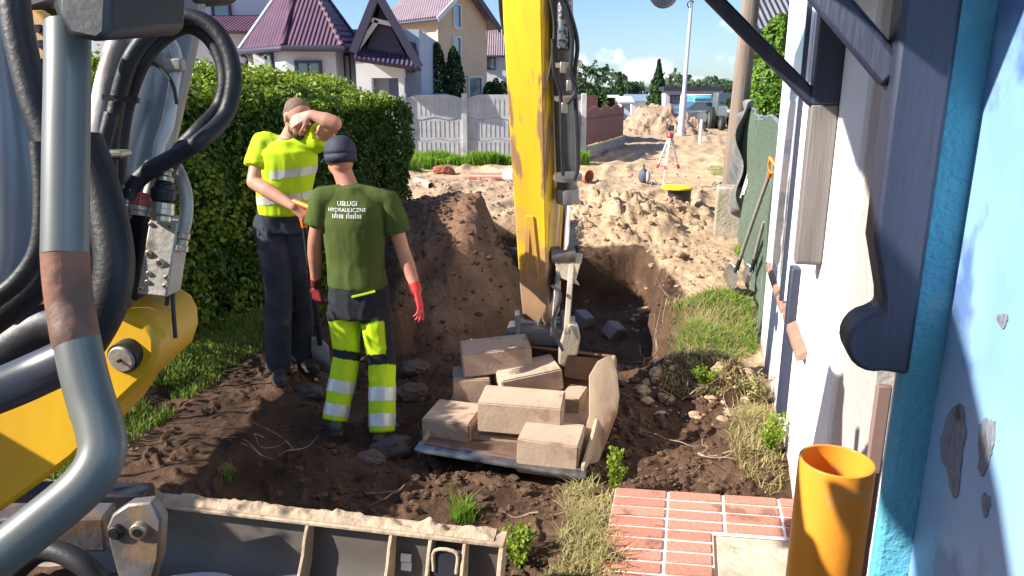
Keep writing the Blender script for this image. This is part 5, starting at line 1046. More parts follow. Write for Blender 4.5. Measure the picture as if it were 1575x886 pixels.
def bucket():
    # opening faces the viewer; floor sheet with a straight cutting edge, two side plates, a curved back
    FL = P(650, 686, 3.80); FR = P(893, 727, 3.52); z0 = (FL.z + FR.z)/2; print('bucket', FL, FR)
    u = (FR - FL); u.z *= .6; W_ = u.length; u.normalize(); v = Vector((-u.y, u.x, 0)).normalized(); K = Vector((0,0,1))
    O = FL.copy()
    def T(a, b, c): return O + u*a + v*b + K*c
    prof = [(0,0),(.18,-.015),(.45,-.01),(.68,.04),(.83,.13),(.90,.25),(.88,.33),(.82,.37)]       # (depth, height) of the shell
    n = len(prof); pr = [p for p in spline([Vector((a, b, 0)) for a, b in prof], 4)]; m = len(pr); vs = []
    inner = []
    for i, p in enumerate(pr):
        d = (pr[min(i+1, m-1)] - pr[max(i-1, 0)]).normalized(); inner.append(p + Vector((-d.y, d.x, 0))*.014)
    loop = pr + inner[::-1]
    vs = [T(0, p.x, p.y) for p in loop] + [T(W_, p.x, p.y) for p in loop]; k = len(loop)
    MB().add(vs, [(i, (i+1) % k, k+(i+1) % k, k+i) for i in range(k)] + [tuple(range(k)), tuple(range(k, 2*k))[::-1]]).build('bucket', M_bktin, EX, smooth=30)
    for a in (-.022, W_ + .002):
        side = [Vector((p.x, p.y, 0)) for p in pr] + [Vector((.5,.26,0)), Vector((.25,.12,0)), Vector((.0,.04,0))]
        if a < 0: side = [Vector((p.x, p.y, 0)) for p in pr] + [Vector((.72,.22,0)), Vector((.45,.08,0)), Vector((.1,.04,0))]
        MB().prism([T(a, p.x, p.y) for p in side], u*.02).build('side_plate', M_bkt, EX, bevel=.004)
    MB().hexa([T(-.03,-.055,-.012), T(W_+.03,-.055,-.012), T(W_+.03,.03,-.016), T(-.03,.03,-.016), T(-.03,-.055,-.001), T(W_+.03,-.055,-.001), T(W_+.03,.03,.014), T(-.03,.03,.014)]).build('cutting_edge', M_wear, EX)
    return T, u, v, W_
BT, BU, BV, BW = bucket(); brz = math.atan2(BU.y, BU.x)
# big curved right flank of the bucket as the photo shows it
pts = [(905,578),(918,556),(932,548),(941,575),(945,610),(941,640),(928,675),(912,714),(884,716),(892,680),(905,640)]
MB().prism([P(a, b, 3.98 - (b-548)*.0016) for a, b in pts], (.035, .02, 0)).build('side_wing', M_bkt, EX, bevel=.006)
MB().prism([P(a, b, 4.35) for a, b in ((868,548),(932,551),(926,590),(868,580))], (0,.02,0)).build('bucket_back', M_bktin, EX, bevel=.003)
# blocks
def B(px, py, Y, size, rz=0, rx=0, ry=0, label='', seed=0): block(P(px, py, Y), size, rz, rx, ry, label, None, seed=seed)
B(803, 632, 3.93, (.475,.24,.185), R(-9), R(3), R(1), 'large block lying across the middle of the load, its whole top sunlit', 3)
B(848, 689, 3.70, (.33,.28,.20), R(-13), 0, R(2), 'front block hanging over the cutting edge at the right of the load', 4)
B(698, 657, 4.02, (.29,.28,.21), R(-16), R(2), 0, 'shaded block at the left front of the bucket', 5)
B(762, 546, 4.38, (.43,.24,.155), R(8), R(3), R(-4), 'topmost block of the rear pile, beneath the arm', 6)
B(725, 592, 4.34, (.23,.24,.165), R(4), 0, 0, 'dark block directly under the topmost rear block', 7)
B(812, 580, 4.28, (.38,.24,.14), R(14), R(4), R(-7), 'tilted block behind the large sunlit one', 8)
B(768, 678, 4.0, (.28,.26,.17), R(-9), 0, 0, 'shaded block under the large sunlit one', 9)
B(872, 662, 3.98, (.24,.34,.18), R(-20), R(0), 0, 'block behind the front right one, against the bucket flank', 10)
B(893, 636, 4.16, (.13,.20,.16), R(-12), R(6), R(4), 'smallest broken block wedged by the bucket flank', 11)
B(882, 622, 4.14, (.12,.22,.17), R(-20), R(0), R(3), 'short end of a block peeping out behind the large sunlit one', 12)
B(800, 640, 4.22, (.40,.24,.17), R(0), 0, 0, 'block hidden deepest in the bucket, under the tilted one', 13)
# ---------------- boom foot, cylinders, hoses at the left ----------------
def left():
    def T(pts, d): return [PD(a, b, (d if not isinstance(d, (list, tuple)) else d[i])) for i, (a, b) in enumerate(pts)]
    def tube(name, pts, d, r, m, n=18, k=8): return MB().tube(spline(T(pts, d), k), r, n).build(name, m, EX, smooth=60)
    fw = Vector((.12, .9, .1))
    # yellow boom foot with pin
    pts = [(-260,640),(-120,560),(0,512),(60,478),(120,462),(180,482),(208,486),(228,498),(240,520),(241,548),(232,576),(205,600),(178,626),(150,668),(112,706),(60,745),(0,788),(-90,850),(-260,900)]
    MB().prism(T(pts, 1.62), fw*.20).build('boom', M_Y, EX, bevel=.012)
    pc = PD(196, 546, 1.62); MB().tube([pc - fw*.02, pc + fw*.2], .0345, 30).build('boss', M_black, EX)
    MB().tube([pc - fw*.028, pc + fw*.2], .0295, 30).build('pin', M_plate, EX, bevel=.003); MB().tube([pc - fw*.036, pc - fw*.02], .004, 10).build('grease_nipple', M_black, EX)
    # boom going up and over, out of the frame, to the top of the stick
    a = P(829, 0, 4.45); s_top = a + Vector((-.02, -.10, .62))
    bp = [PD(-330, 560, 1.75), Vector((-2.1, .25, 2.2)), Vector((-2.2, .4, 3.3)), Vector((-1.0, 2.9, 3.95)), s_top + Vector((0,.1,.1))]
    MB().tube(spline(bp, 8), [.20, .20, .22, .22, .16], 4, up=(0, .3, 1)).build('boom', M_Y, EX, bevel=.02, smooth=25)
    MB().tube([s_top + Vector((-.25,0,0)), s_top + Vector((.25,0,0))], .07, 18).build('pin', M_plate, EX)
    # top left yellow bracket with holes
    MB().prism(T([(34,28),(48,14),(80,36),(78,80),(72,108),(62,112),(46,70)], 1.5), fw*.04).build('boom_bracket', M_Yw, EX, bevel=.006)
    for px, py in ((58, 44), (61, 68)): c = PD(px, py, 1.495); MB().tube([c - fw*.004, c + fw*.01], .008, 14).build('hole_plug', M_black, EX)
    # dark upper housing
    MB().prism(T([(-260,-60),(340,-60),(300,8),(200,16),(168,64),(92,60),(78,10),(40,22),(-40,30),(-260,60)], 1.9), fw*.25).build('upper_housing', M_black, EX, bevel=.02)
    MB().prism(T([(88,-60),(172,-60),(166,52),(150,66),(104,56),(86,20)], 1.03), fw*.22).build('upper_bracket', M_black, EX, bevel=.02)
    # cylinders
    tube('boom_cylinder', [(282,-90),(252,60),(222,190),(190,330),(178,400)], [1.98,1.92,1.86,1.8,1.78], .082, M_cyl, 30)
    tube('boom_cylinder', [(-30,-60),(0,60),(22,220),(28,360),(10,470)], [1.35,1.35,1.35,1.38,1.4], .058, mat('blue_grey_cylinder_paint', (.15,.165,.20), (.19,.205,.24), scale=2, rough=.3, coat=.2, spec=.5), 26)
    tube('pressure_line', [(222,-60),(195,30),(168,130),(152,230),(148,330)], [1.66,1.66,1.66,1.66,1.66], [.028,.026,.030,.028,.024], M_cyll, 20)
    tube('steel_line', [(240,52),(262,62),(272,92),(266,140),(258,190),(246,222),(240,250)], 1.70, [.010,.011,.012,.012,.0145,.013,.010], M_cyll, 14)
    for py, px in ((92, 243), (100, 268)): MB().box(PD(px, py, 1.69), (.045, .03, .03)).build('line_clamp', M_plate, EX, bevel=.006)
    tube('hose', [(228,92),(250,108),(266,130),(272,160)], 1.67, .004, M_black, 8)
    # big loop: two hoses side by side
    L1 = [(168,470),(172,380),(168,300),(170,230),(180,160),(202,90),(240,44),(285,26),(325,40),(352,80),(359,130),(345,180),(310,215),(270,240),(230,262),(206,285),(198,306)]
    L2 = [(184,470),(186,380),(182,300),(184,230),(195,160),(216,100),(246,62),(285,40),(318,54),(340,88),(347,130),(336,168),(305,202),(282,225),(266,245),(256,268),(254,300)]
    tube('hydraulic_hose', L1, [1.62]*5 + [1.60]*7 + [1.55]*5, .0175, M_hose, 16); tube('hydraulic_hose', L2, [1.66]*5 + [1.63]*7 + [1.58]*5, .0175, M_hose, 16)
    tube('hydraulic_hose', [(150,470),(158,400),(152,330),(152,280),(160,225),(172,175)], 1.6, .016, M_hose, 14)
    tube('hydraulic_hose', [(128,215),(146,262),(166,335),(176,405),(166,465),(138,520),(100,570)], [1.35,1.35,1.34,1.33,1.33,1.34,1.38], .034, M_hose, 20)
    tube('hydraulic_hose', [(20,-20),(30,60),(55,160),(78,230),(84,330),(78,400),(45,450),(-20,500)], 1.22, .024, M_hose, 18)
    tube('hydraulic_hose', [(60,100),(88,190),(108,260),(112,340),(120,420),(128,480)], 1.45, .03, M_hose, 18)
    tube('hydraulic_hose', [(-20,470),(30,430),(60,380),(66,300),(60,220)], 1.15, .014, M_hose, 14)
    tube('hydraulic_hose', [(-80,600),(-30,570),(0,552),(45,520),(80,502),(112,500)], 1.40, .045, M_black, 22)
    tube('hydraulic_hose', [(140,250),(136,330),(150,420),(170,480)], 1.5, .045, M_hose, 18)
    for py, px in ((238, 160), (152, 186)): c = PD(px, py, 1.585); MB().box(c, (.075, .012, .012), Matrix.Rotation(.1, 3, 'Y')).build('cable_tie', M_black if py == 238 else M_hose, EX)
    MB().box(PD(170, 236, 1.58), (.07, .05, .014)).build('hose_clamp', M_fit, EX, bevel=.004)
    # threaded couplings
    def fit(a, b, rs, m=M_fit, k=6, name='hose_fitting'):
        a, b = PD(*a), PD(*b); mb = MB(); L = (b - a).length; n = len(rs); 
        pr = []
        for i, r_ in enumerate(rs): pr += [(r_, L*i/n), (r_, L*(i+.86)/n)]
        mb.lathe(a, pr, k*2 if k > 6 else 6, b - a).build(name, m, EX, smooth=20, bevel=.0015)
    fit((204,284,1.55), (196,300,1.55), [.015,.019,.015]); fit((196,300,1.55), (192,326,1.55), [.016,.013,.017,.013])
    fit((216,296,1.56), (212,330,1.56), [.017,.020,.016], mat('red_coupling', (.42,.05,.05), rough=.4)); fit((213,316,1.555), (211,332,1.555), [.019,.016])
    fit((256,256,1.575), (253,282,1.57), [.017,.014,.018], M_fit, 8); fit((253,282,1.57), (250,315,1.58), [.020,.026,.026,.022], M_black, 8); fit((250,312,1.575), (247,342,1.575), [.025,.026,.021], M_fit, 8)
    tube('steel_line', [(226,250),(235,262),(232,285),(226,310),(222,332)], 1.60, .012, M_plate, 14)
    tube('steel_line', [(262,246),(276,268),(286,300),(286,335),(280,362),(277,386)], 1.64, .0145, M_plate, 14)
    fit((281,358,1.64), (276,388,1.64), [.017,.015,.018], M_fit, 8)
    # valve block plate with bolts
    q = [(230,335),(274,342),(256,458),(210,452)]; ex = Vector((.10, .95, 0)).normalized()
    MB().prism(T(q, 1.62), ex*.06).build('valve_block', M_plate, EX, bevel=.004)
    for a, b, r_ in ((229,391,.0085),(247,405,.0095),(229,421,.006),(227,434,.0055),(256,427,.006),(254,440,.0055),(217,444,.0065),(232,345,.005),(262,348,.005)):
        c = PD(a, b, 1.619); bo = MB().tube([c - ex*.003, c + ex*.004], r_, 18).build('bolt', M_fit, EX, bevel=.001); MB().tube([c - ex*.0034, c - ex*.001], r_*.45, 6).build('socket', M_black, bo)
    MB().prism(T([(232,320),(205,320),(188,345),(178,440),(206,470),(228,340)], 1.68), ex*.08).build('valve_housing', M_black, EX, bevel=.01)
    MB().prism(T([(150,250),(205,300),(212,370),(200,450),(160,490),(130,500),(120,400),(118,300)], 1.75), ex*.12).build('swing_bracket', M_black, EX, bevel=.02)
    MB().prism(T([(60,80),(92,120),(100,260),(130,420),(160,520),(60,520),(20,420),(40,250)], 1.75), ex*.12).build('swing_bracket', M_black, EX, bevel=.02)
    tube('hose', [(256,470),(262,430),(268,400),(266,460),(270,520)], 1.66, .005, M_black, 8)
    # protective hand rail: painted, rust patch, bend, painted again, and a side branch
    R_ = [(104,40),(104,120),(102,220),(101,310),(100,392)]; tube('guard_rail', R_, [1.10,1.09,1.08,1.07,1.06], [.031,.031,.031,.031,.031], M_rail, 28)
    tube('guard_rail', [(100,389),(103,430),(108,470),(115,512),(119,530)], [1.06,1.06,1.06,1.05,1.05], .0312, M_rust, 28)
    tube('guard_rail', [(118,522),(128,570),(141,618),(153,655),(158,690),(148,722),(120,756),(60,806),(-10,862),(-120,950)], [1.05,1.04,1.03,1.02,1.01,1.0,.99,.97,.95,.92], .0305, M_rail, 28)
    tube('guard_rail', [(118,548),(70,570),(20,592),(-60,622)], [1.09,1.09,1.08,1.06], .033, mat('dark_rail_paint', (.035,.04,.055), (.05,.055,.07), rough=.35, coat=.2), 24)
left()
def cab():
    # unseen cab and engine housing, added for their shade, left of and behind the viewpoint
    MB().bx((-2.35,-1.9,.95), (-1.12,.10,1.75)).build('added_engine_housing', M_Y, EX, bevel=.05)
    mb = MB()
    for x in (-2.3, -1.17):
        for y in (-1.0, .04): mb.box((x, y, 2.35), (.09, .09, 1.25))
    mb.build('added_cab_frame', M_black, EX, bevel=.01)
    MB().bx((-2.38,-1.1,2.95), (-1.09,.15,3.06)).build('added_cab_roof', M_Y, EX, bevel=.03)
    for x in (-2.3, -1.17): MB().bx((x-.004,-.95,1.78), (x+.004,.0,2.94)).build('added_cab_window', M_glass, EX)
    MB().bx((-2.35,-1.9,1.75), (-1.12,-1.05,2.5)).build('added_counterweight', M_Y, EX, bevel=.06)
    for x in (-2.3,-1.0): MB().bx((x-.16,-1.8,-.02), (x+.16,.6,.5)).build('track', M_black, EX, bevel=.12)
    MB().cyl((-1.7,-.4,.4), (-1.7,-.4,.95), .45).build('slew_ring', M_black, EX)
cab()
def blade():
    A = PZ(243, 768, .40); Bp = PZ(779, 829, .40); e = (Bp - A); L = e.length; e.normalize(); n = Vector((e.y, -e.x, 0)); K = Vector((0,0,1)); print('blade', A, Bp, L)
    if n.y > 0: n = -n
    def T(s, o, z): return A + e*s + n*o + K*(z - .40)
    prof = [Vector((0,.40,0)), Vector((.02,.34,0)), Vector((.05,.24,0)), Vector((.12,.13,0)), Vector((.18,.05,0)), Vector((.20,-.08,0))]
    pr = spline(prof, 4); back = [p - Vector((.016, 0, 0)) for p in pr][::-1]; lp = pr + back; k = len(lp); s0, s1 = -.95, L - .012
    vs = [T(s0, p.x, p.y) for p in lp] + [T(s1, p.x, p.y) for p in lp]
    M_bl = mat('bare_grey_steel', (.065,.056,.048), (.12,.10,.085), scale=3, rough=.5, metal=.3, bump=.15, bscale=18, c3=(.14,.10,.08), s3=5, t3=.60, stretch=(1,1,1))
    MB().add(vs, [(i, (i+1) % k, k+(i+1) % k, k+i) for i in range(k)] + [tuple(range(k))[::-1], tuple(range(k, 2*k))]).build('dozer_blade', M_bl, EX, smooth=35)
    M_fl = mat('sand_caked_steel', (.52,.40,.28), (.38,.28,.19), scale=9, rough=.9, bump=.8, bscale=35, dist=.008, c3=(.20,.13,.09), s3=8, t3=.62)
    MB().hexa([T(.0,-.03,.40), T(L,-.03,.40), T(L,.055,.396), T(.0,.055,.396), T(.0,-.03,.414), T(L,-.03,.414), T(L,.055,.41), T(.0,.055,.41)]).build('top_flange', M_fl, EX, bevel=.003)
    def rib(s, th=.014, hole=False, wide=1.0):
        top = [(.002,.396),(.06*wide,.396),(.085*wide,.36),(.11*wide,.30),(.17*wide,.22),(.26*wide,.12),(.30*wide,-.05),(.18,-.05),(.12,.13),(.05,.24),(.02,.34)]
        pts = [T(s, o, z) for o, z in top]; r_ = MB().prism(pts, e*th).build('rib', M_fl, EX, bevel=.003)
        if hole: c = T(s - .001, .16, .12); MB().tube([c - e*.001, c + e*(th + .002)], .028, 20).build('hole', M_black, r_)
    px = lambda x: (PZ(x, 800 + (x-480)*.11, .40) - A).dot(e)
    for x, h in ((476, True), (604, True), (664, False), (716, False)): rib(px(x), .014, h)
    rib(L - .016, .018, False, 1.05)
    # small box with hand holds between the last ribs
    s_a, s_b = px(672), px(714); MB().hexa([T(s_a,.06,.36), T(s_b,.06,.36), T(s_b,.10,.20), T(s_a,.10,.20), T(s_a,.08,.375), T(s_b,.08,.375), T(s_b,.12,.21), T(s_a,.12,.21)]).build('access_plate', M_black, EX, bevel=.004)
    MB().tube(spline([T(s_a+.01,.10,.30), T(s_a+.012,.085,.375), T(s_b-.012,.085,.375), T(s_b-.01,.10,.30)], 4), .007, 8).build('frame', M_fl, EX)
    st = mat('white_sticker', (.75,.75,.72), rough=.5); 
    for x, z in ((616, .30), (616, .262)):
        c = T(px(x + 6), .05, z); MB().hexa([T(px(x+2), .046, z-.016), T(px(x+18), .046, z-.016), T(px(x+18), .048, z-.016), T(px(x+2), .048, z-.016), T(px(x+2), .036, z+.012), T(px(x+18), .036, z+.012), T(px(x+18), .038, z+.012), T(px(x+2), .038, z+.012)]).build('sticker', st, EX)
    # sand heaped along the flange
    g = np.random.default_rng(5); mb = MB(); m_ = 150; w = 7; vs = []
    for i in range(m_):
        s = .12 + (L - .16)*i/(m_-1)
        for j in range(w):
            t = j/(w-1); o = -.032 + .075*t; hgt = (.016 + .018*float(vn(np.array([s*13.]), np.array([t*2.])))+ .010*float(vn(np.array([s*45.]), np.array([t*5.]))))*math.sin(math.pi*t); vs.append(T(s, o, .4125 + max(0, hgt)*1.2))
    mb.add(vs, [(i*w+j, i*w+j+1, (i+1)*w+j+1, (i+1)*w+j) for i in range(m_-1) for j in range(w-1)]); mb.build('caked_sand', mat('pale_sand', (.50,.37,.26), (.36,.26,.17), scale=14, rough=.95, bump=.7, bscale=60), EX, smooth=60)
    # round pivot lug left of the flange
    c = T(-.05, .0, .385); rg = []
    MB().prism([c + e*(.088*math.cos(t)) + K*(.088*math.sin(t)) for t in np.linspace(R(-30), R(210), 22)] + [c + e*(-.076) - K*.12, c + e*.076 - K*.12], n*.05).build('pivot_lug', M_steel, EX, bevel=.005)
    MB().tube([c + n*.052 + K*.005, c + n*.066 + K*.005], .052, 26).build('pivot_boss', M_black, EX, bevel=.004); MB().tube([c + n*.06, c + n*.09], .022, 16).build('pin', M_plate, EX)
    # cross tube and push arm behind the blade
    tb = [T(-.10,.27,.13), T(L*.62,.27,.13)]; MB().tube(tb, .085, 28).build('cross_tube', M_bl, EX, smooth=50)
    MB().ell(T(.10,.35,.20), (.035,.035,.035)).build('lift_knuckle', M_bl, EX)
    pl = [(172,792),(196,776),(232,772),(248,800),(244,860),(232,900),(184,900),(168,840),(163,812)]
    a = [PD(x, y, 2.27) for x, y in pl]; MB().prism(a, Vector((.1,.9,0))*.05).build('push_arm_bracket', M_steel, EX, bevel=.008)
    for x, y, r_ in ((179, 818, .022), (214, 816, .026)): c = PD(x, y, 2.265); bo = MB().tube([c - Vector((.0,.012,0)), c + Vector((0,.02,0))], r_, 24).build('bolt', M_fit if x > 200 else M_black, EX, bevel=.003); MB().tube([c - Vector((0,.016,0)), c - Vector((0,.01,0))], r_*.55, 18).build('bore', M_black, bo)
    MB().beam(PD(-120, 812, 2.30), PD(172, 810, 2.36), .10, .12).build('push_arm', M_steel, EX, bevel=.01); MB().beam(PD(-100, 760, 2.7), PD(230, 765, 2.7), .10, .07).build('blade_frame', M_black, EX, bevel=.01)
    MB().tube(spline([PD(200, 925, 2.05), PD(270, 902, 2.08), PD(340, 899, 2.1), PD(390, 925, 2.1)], 6), .03, 18).build('lift_cylinder', mat('pale_grey_paint', (.38,.40,.44), (.30,.32,.36), rough=.4), EX)
    MB().tube(spline([PD(-20, 930, 2.1), PD(60, 850, 2.12), PD(130, 870, 2.1), PD(170, 930, 2.1)], 6), .03, 16).build('hydraulic_hose', M_hose, EX)
blade()
# ---------------- people ----------------
def solid(mb, voxel, it, name, m, parent=None, wr=None, **k):
    """union of overlapping shapes -> one continuous skin"""
    o = mb.build('tmp', m, None, smooth=0, origin=(0,0,0)); q = o.modifiers.new('r', 'REMESH'); q.mode = 'VOXEL'; q.voxel_size = voxel
    q = o.modifiers.new('s', 'SMOOTH'); q.factor = .6; q.iterations = it
    dg = bpy.context.evaluated_depsgraph_get(); me = bpy.data.meshes.new_from_object(o.evaluated_get(dg)); bpy.data.objects.remove(o)
    n = len(me.vertices); co = np.empty(n*3, np.float32); me.vertices.foreach_get('co', co); co = co.reshape(-1, 3).astype(float)
    if wr:
        nr = np.empty(n*3, np.float32); me.vertices.foreach_get('normal', nr); nr = nr.reshape(-1, 3); amp, sc, st = wr
        x, y, z = (co*np.array(sc)).T; w = fbm(x, y, z, o=3, s=st); w = 1 - np.abs(w)*2.2; co += nr*(amp*w)[:,None]
    org = np.array(wloc(parent)) if parent else np.array([(co[:,0].min()+co[:,0].max())/2, (co[:,1].min()+co[:,1].max())/2, co[:,2].min()])
    me.vertices.foreach_set('co', (co - org).astype(np.float32).ravel()); me.update(); me.materials.clear(); me.materials.append(m)
    me.polygons.foreach_set('use_smooth', [True]*len(me.polygons)); me.name = name
    o = bpy.data.objects.new(name, me); col.objects.link(o)
    if parent: o.parent = parent
    else: o.location = org
    tag(o, **k); return o
def peel(src, test, off, name, m, parent):
    """faces of a garment lifted a little: bands, panels"""
    me = src.data; W_ = np.array(wloc(src)); n = len(me.vertices); co = np.empty(n*3, np.float32); me.vertices.foreach_get('co', co); co = co.reshape(-1, 3) + W_; nr = np.empty(n*3, np.float32); me.vertices.foreach_get('normal', nr); nr = nr.reshape(-1, 3)
    mask = test(co); fs = [tuple(p.vertices) for p in me.polygons if all(mask[i] for i in p.vertices)]
    if not fs: print('no faces', name); return
    used = sorted({i for f in fs for i in f}); ix = {v: i for i, v in enumerate(used)}
    mb = MB(); mb.add([tuple(co[i] + nr[i]*off) for i in used], [tuple(ix[i] for i in f) for f in fs]); return mb.build(name, m, parent, smooth=180, recalc=False)
def hand(mb, w, d, palm, side, L=.185, curl=.35, spread=.12, thumb=.7, curls=None):
    """w wrist, d towards the fingers, palm = palm normal, side = towards the thumb"""
    w = Vector(w); d = Vector(d).normalized(); pn = Vector(palm); pn = (pn - d*pn.dot(d)).normalized(); s = d.cross(pn).normalized()
    if s.dot(Vector(side)) < 0: s = -s
    k = L/.185; base = w + d*.088*k
    for j, o in enumerate((.030, .010, -.010, -.028)): mb.cap(w + s*o*.55 + d*.012, base + s*o*k, .0155*k, .0115*k, 10)
    mb.cap(w - d*.02, w + d*.03*k, .021, .019, 12); mb.ell(w + d*.045*k + s*.022 + pn*.008, (.022*k,)*3)
    for j, (o, ln) in enumerate(((.031, .074), (.0105, .083), (-.0105, .077), (-.030, .060))):
        p = base + s*o*k; c = (curls[j] if curls else curl); dd = (d + s*(o*spread*20)).normalized(); a = c*.6
        for q, fr in enumerate((.44, .32, .24)):
            v = dd*math.cos(a) + pn*math.sin(a); e = p + v*ln*fr*k; mb.cap(p, e, (.0092 - .0010*q)*k, (.0085 - .0011*q)*k, 10); p = e; a += c
    p = w + d*.028*k + s*.024*k; v = (d*.62 + s*.72 + pn*.25*thumb).normalized(); e = p + v*.036*k; mb.cap(p, e, .0130*k, .0108*k, 10)
    v2 = (d*.85 + s*.35 + pn*.5*thumb).normalized(); e2 = e + v2*.030*k; mb.cap(e, e2, .0105*k, .0095*k, 10); mb.cap(e2, e2 + (v2 + pn*.3*thumb).normalized()*.024*k, .0095*k, .0075*k, 10)
def headmb(mb, c, f, up, k=1.0):
    f = Vector(f).normalized(); up = Vector(up); up = (up - f*up.dot(f)).normalized(); r = f.cross(up).normalized(); M = Matrix((r, f, up)).transposed(); c = Vector(c)
    def T(x, y, z): return c + M @ (Vector((x, y, z))*k)
    e = lambda x, y, z, a, b, d_: mb.ell(T(x, y, z), (a*k, b*k, d_*k), M, 18, 12)
    e(0, -.012, .035, .076, .094, .082); e(0, .030, -.035, .056, .060, .070); e(0, .038, -.078, .034, .036, .030); e(0, .052, .020, .058, .040, .045); e(0, -.03, -.03, .062, .07, .06)
    mb.cap(T(0, .088, .012), T(0, .108, -.022), .008*k, .013*k, 10); e(.014, .096, -.026, .009, .010, .008); e(-.014, .096, -.026, .009, .010, .008)
    e(0, .084, .034, .048, .013, .010); e(0, .088, -.052, .024, .012, .006); e(0, .086, -.062, .022, .012, .007)
    for s in (-1, 1):
        e(s*.040, .062, -.012, .022, .022, .018); e(s*.077, -.006, -.004, .008, .018, .030); e(s*.084, -.012, .012, .006, .014, .016)
    return T, M
M_skin = mat('skin', (.56,.29,.20), (.48,.22,.15), scale=9, rough=.52, spec=.35, bump=.12, bscale=160, dist=.002)
M_skin2 = mat('tanned_skin', (.50,.24,.16), (.42,.18,.12), scale=9, rough=.5, spec=.35, bump=.12, bscale=160, dist=.002)
for m_ in (M_skin, M_skin2):
    b_ = m_.node_tree.nodes['Principled BSDF']; b_.inputs['Subsurface Weight'].default_value = .12; b_.inputs['Subsurface Radius'].default_value = (.9, .25, .12); b_.inputs['Subsurface Scale'].default_value = .012
M_hair = mat('short_dark_hair', (.035,.022,.016), (.06,.04,.028), scale=60, rough=.7, bump=1, bscale=240, dist=.004)
M_neon = mat('hi_vis_fabric', (.62,.86,.02), (.54,.77,.02), scale=5, rough=.75, spec=.2, trans=.18, c3=(.40,.50,.06), s3=5, t3=.63, bump=.3, bscale=9, dist=.012)
M_refl = mat('reflective_band', (.62,.64,.60), (.52,.54,.50), scale=14, rough=.4, metal=.25)
M_olive = mat('olive_cotton', (.055,.078,.018), (.072,.098,.024), scale=6, rough=.85, spec=.15, bump=.35, bscale=10, dist=.012)
M_navy = mat('dark_denim', (.022,.026,.040), (.045,.050,.066), scale=7, rough=.8, spec=.2, bump=.4, bscale=14, dist=.01, c3=(.10,.09,.085), s3=5, t3=.62)
M_blk = mat('black_workwear', (.012,.013,.018), (.022,.024,.030), scale=8, rough=.8, spec=.25, bump=.4, bscale=14, dist=.01); M_blkw = M_blk
M_boot = mat('dusty_boot_leather', (.018,.016,.016), (.07,.055,.04), scale=9, rough=.6, bump=.4)
M_redg = mat('red_rubber_glove', (.60,.025,.03), (.48,.02,.02), scale=8, rough=.5)
M_cap = mat('navy_cap_cotton', (.012,.015,.032), (.022,.026,.048), scale=8, rough=.75, bump=.3, bscale=30)
def boot(mb, ank, toe, k=1.0):
    ank = Vector(ank); toe = Vector((toe[0], toe[1], 0)).normalized(); s = Vector((-toe.y, toe.x, 0)); z0 = ank.z - .085*k
    b = Vector((ank.x, ank.y, z0))
    mb.cyl(ank + Vector((0,0,.06)), ank + Vector((0,0,-.02)), .046*k, .048*k, 16); M = Matrix((toe, s, Vector((0,0,1)))).transposed()
    mb.ell(b - toe*.035*k + Vector((0,0,.045*k)), (.058*k, .043*k, .052*k), M); mb.ell(b + toe*.06*k + Vector((0,0,.040*k)), (.10*k, .043*k, .045*k), M); mb.ell(b + toe*.135*k + Vector((0,0,.032*k)), (.058*k, .047*k, .038*k), M)
    pts = [b + M @ Vector((x*k, y*k, -.005)) for x, y in ((-.09,-.03),(-.09,.03),(-.03,.042),(.05,.042),(.12,.05),(.175,.038),(.195,0),(.175,-.038),(.12,-.05),(.05,-.042),(-.03,-.042))]; mb.prism(pts, (0,0,.026*k))
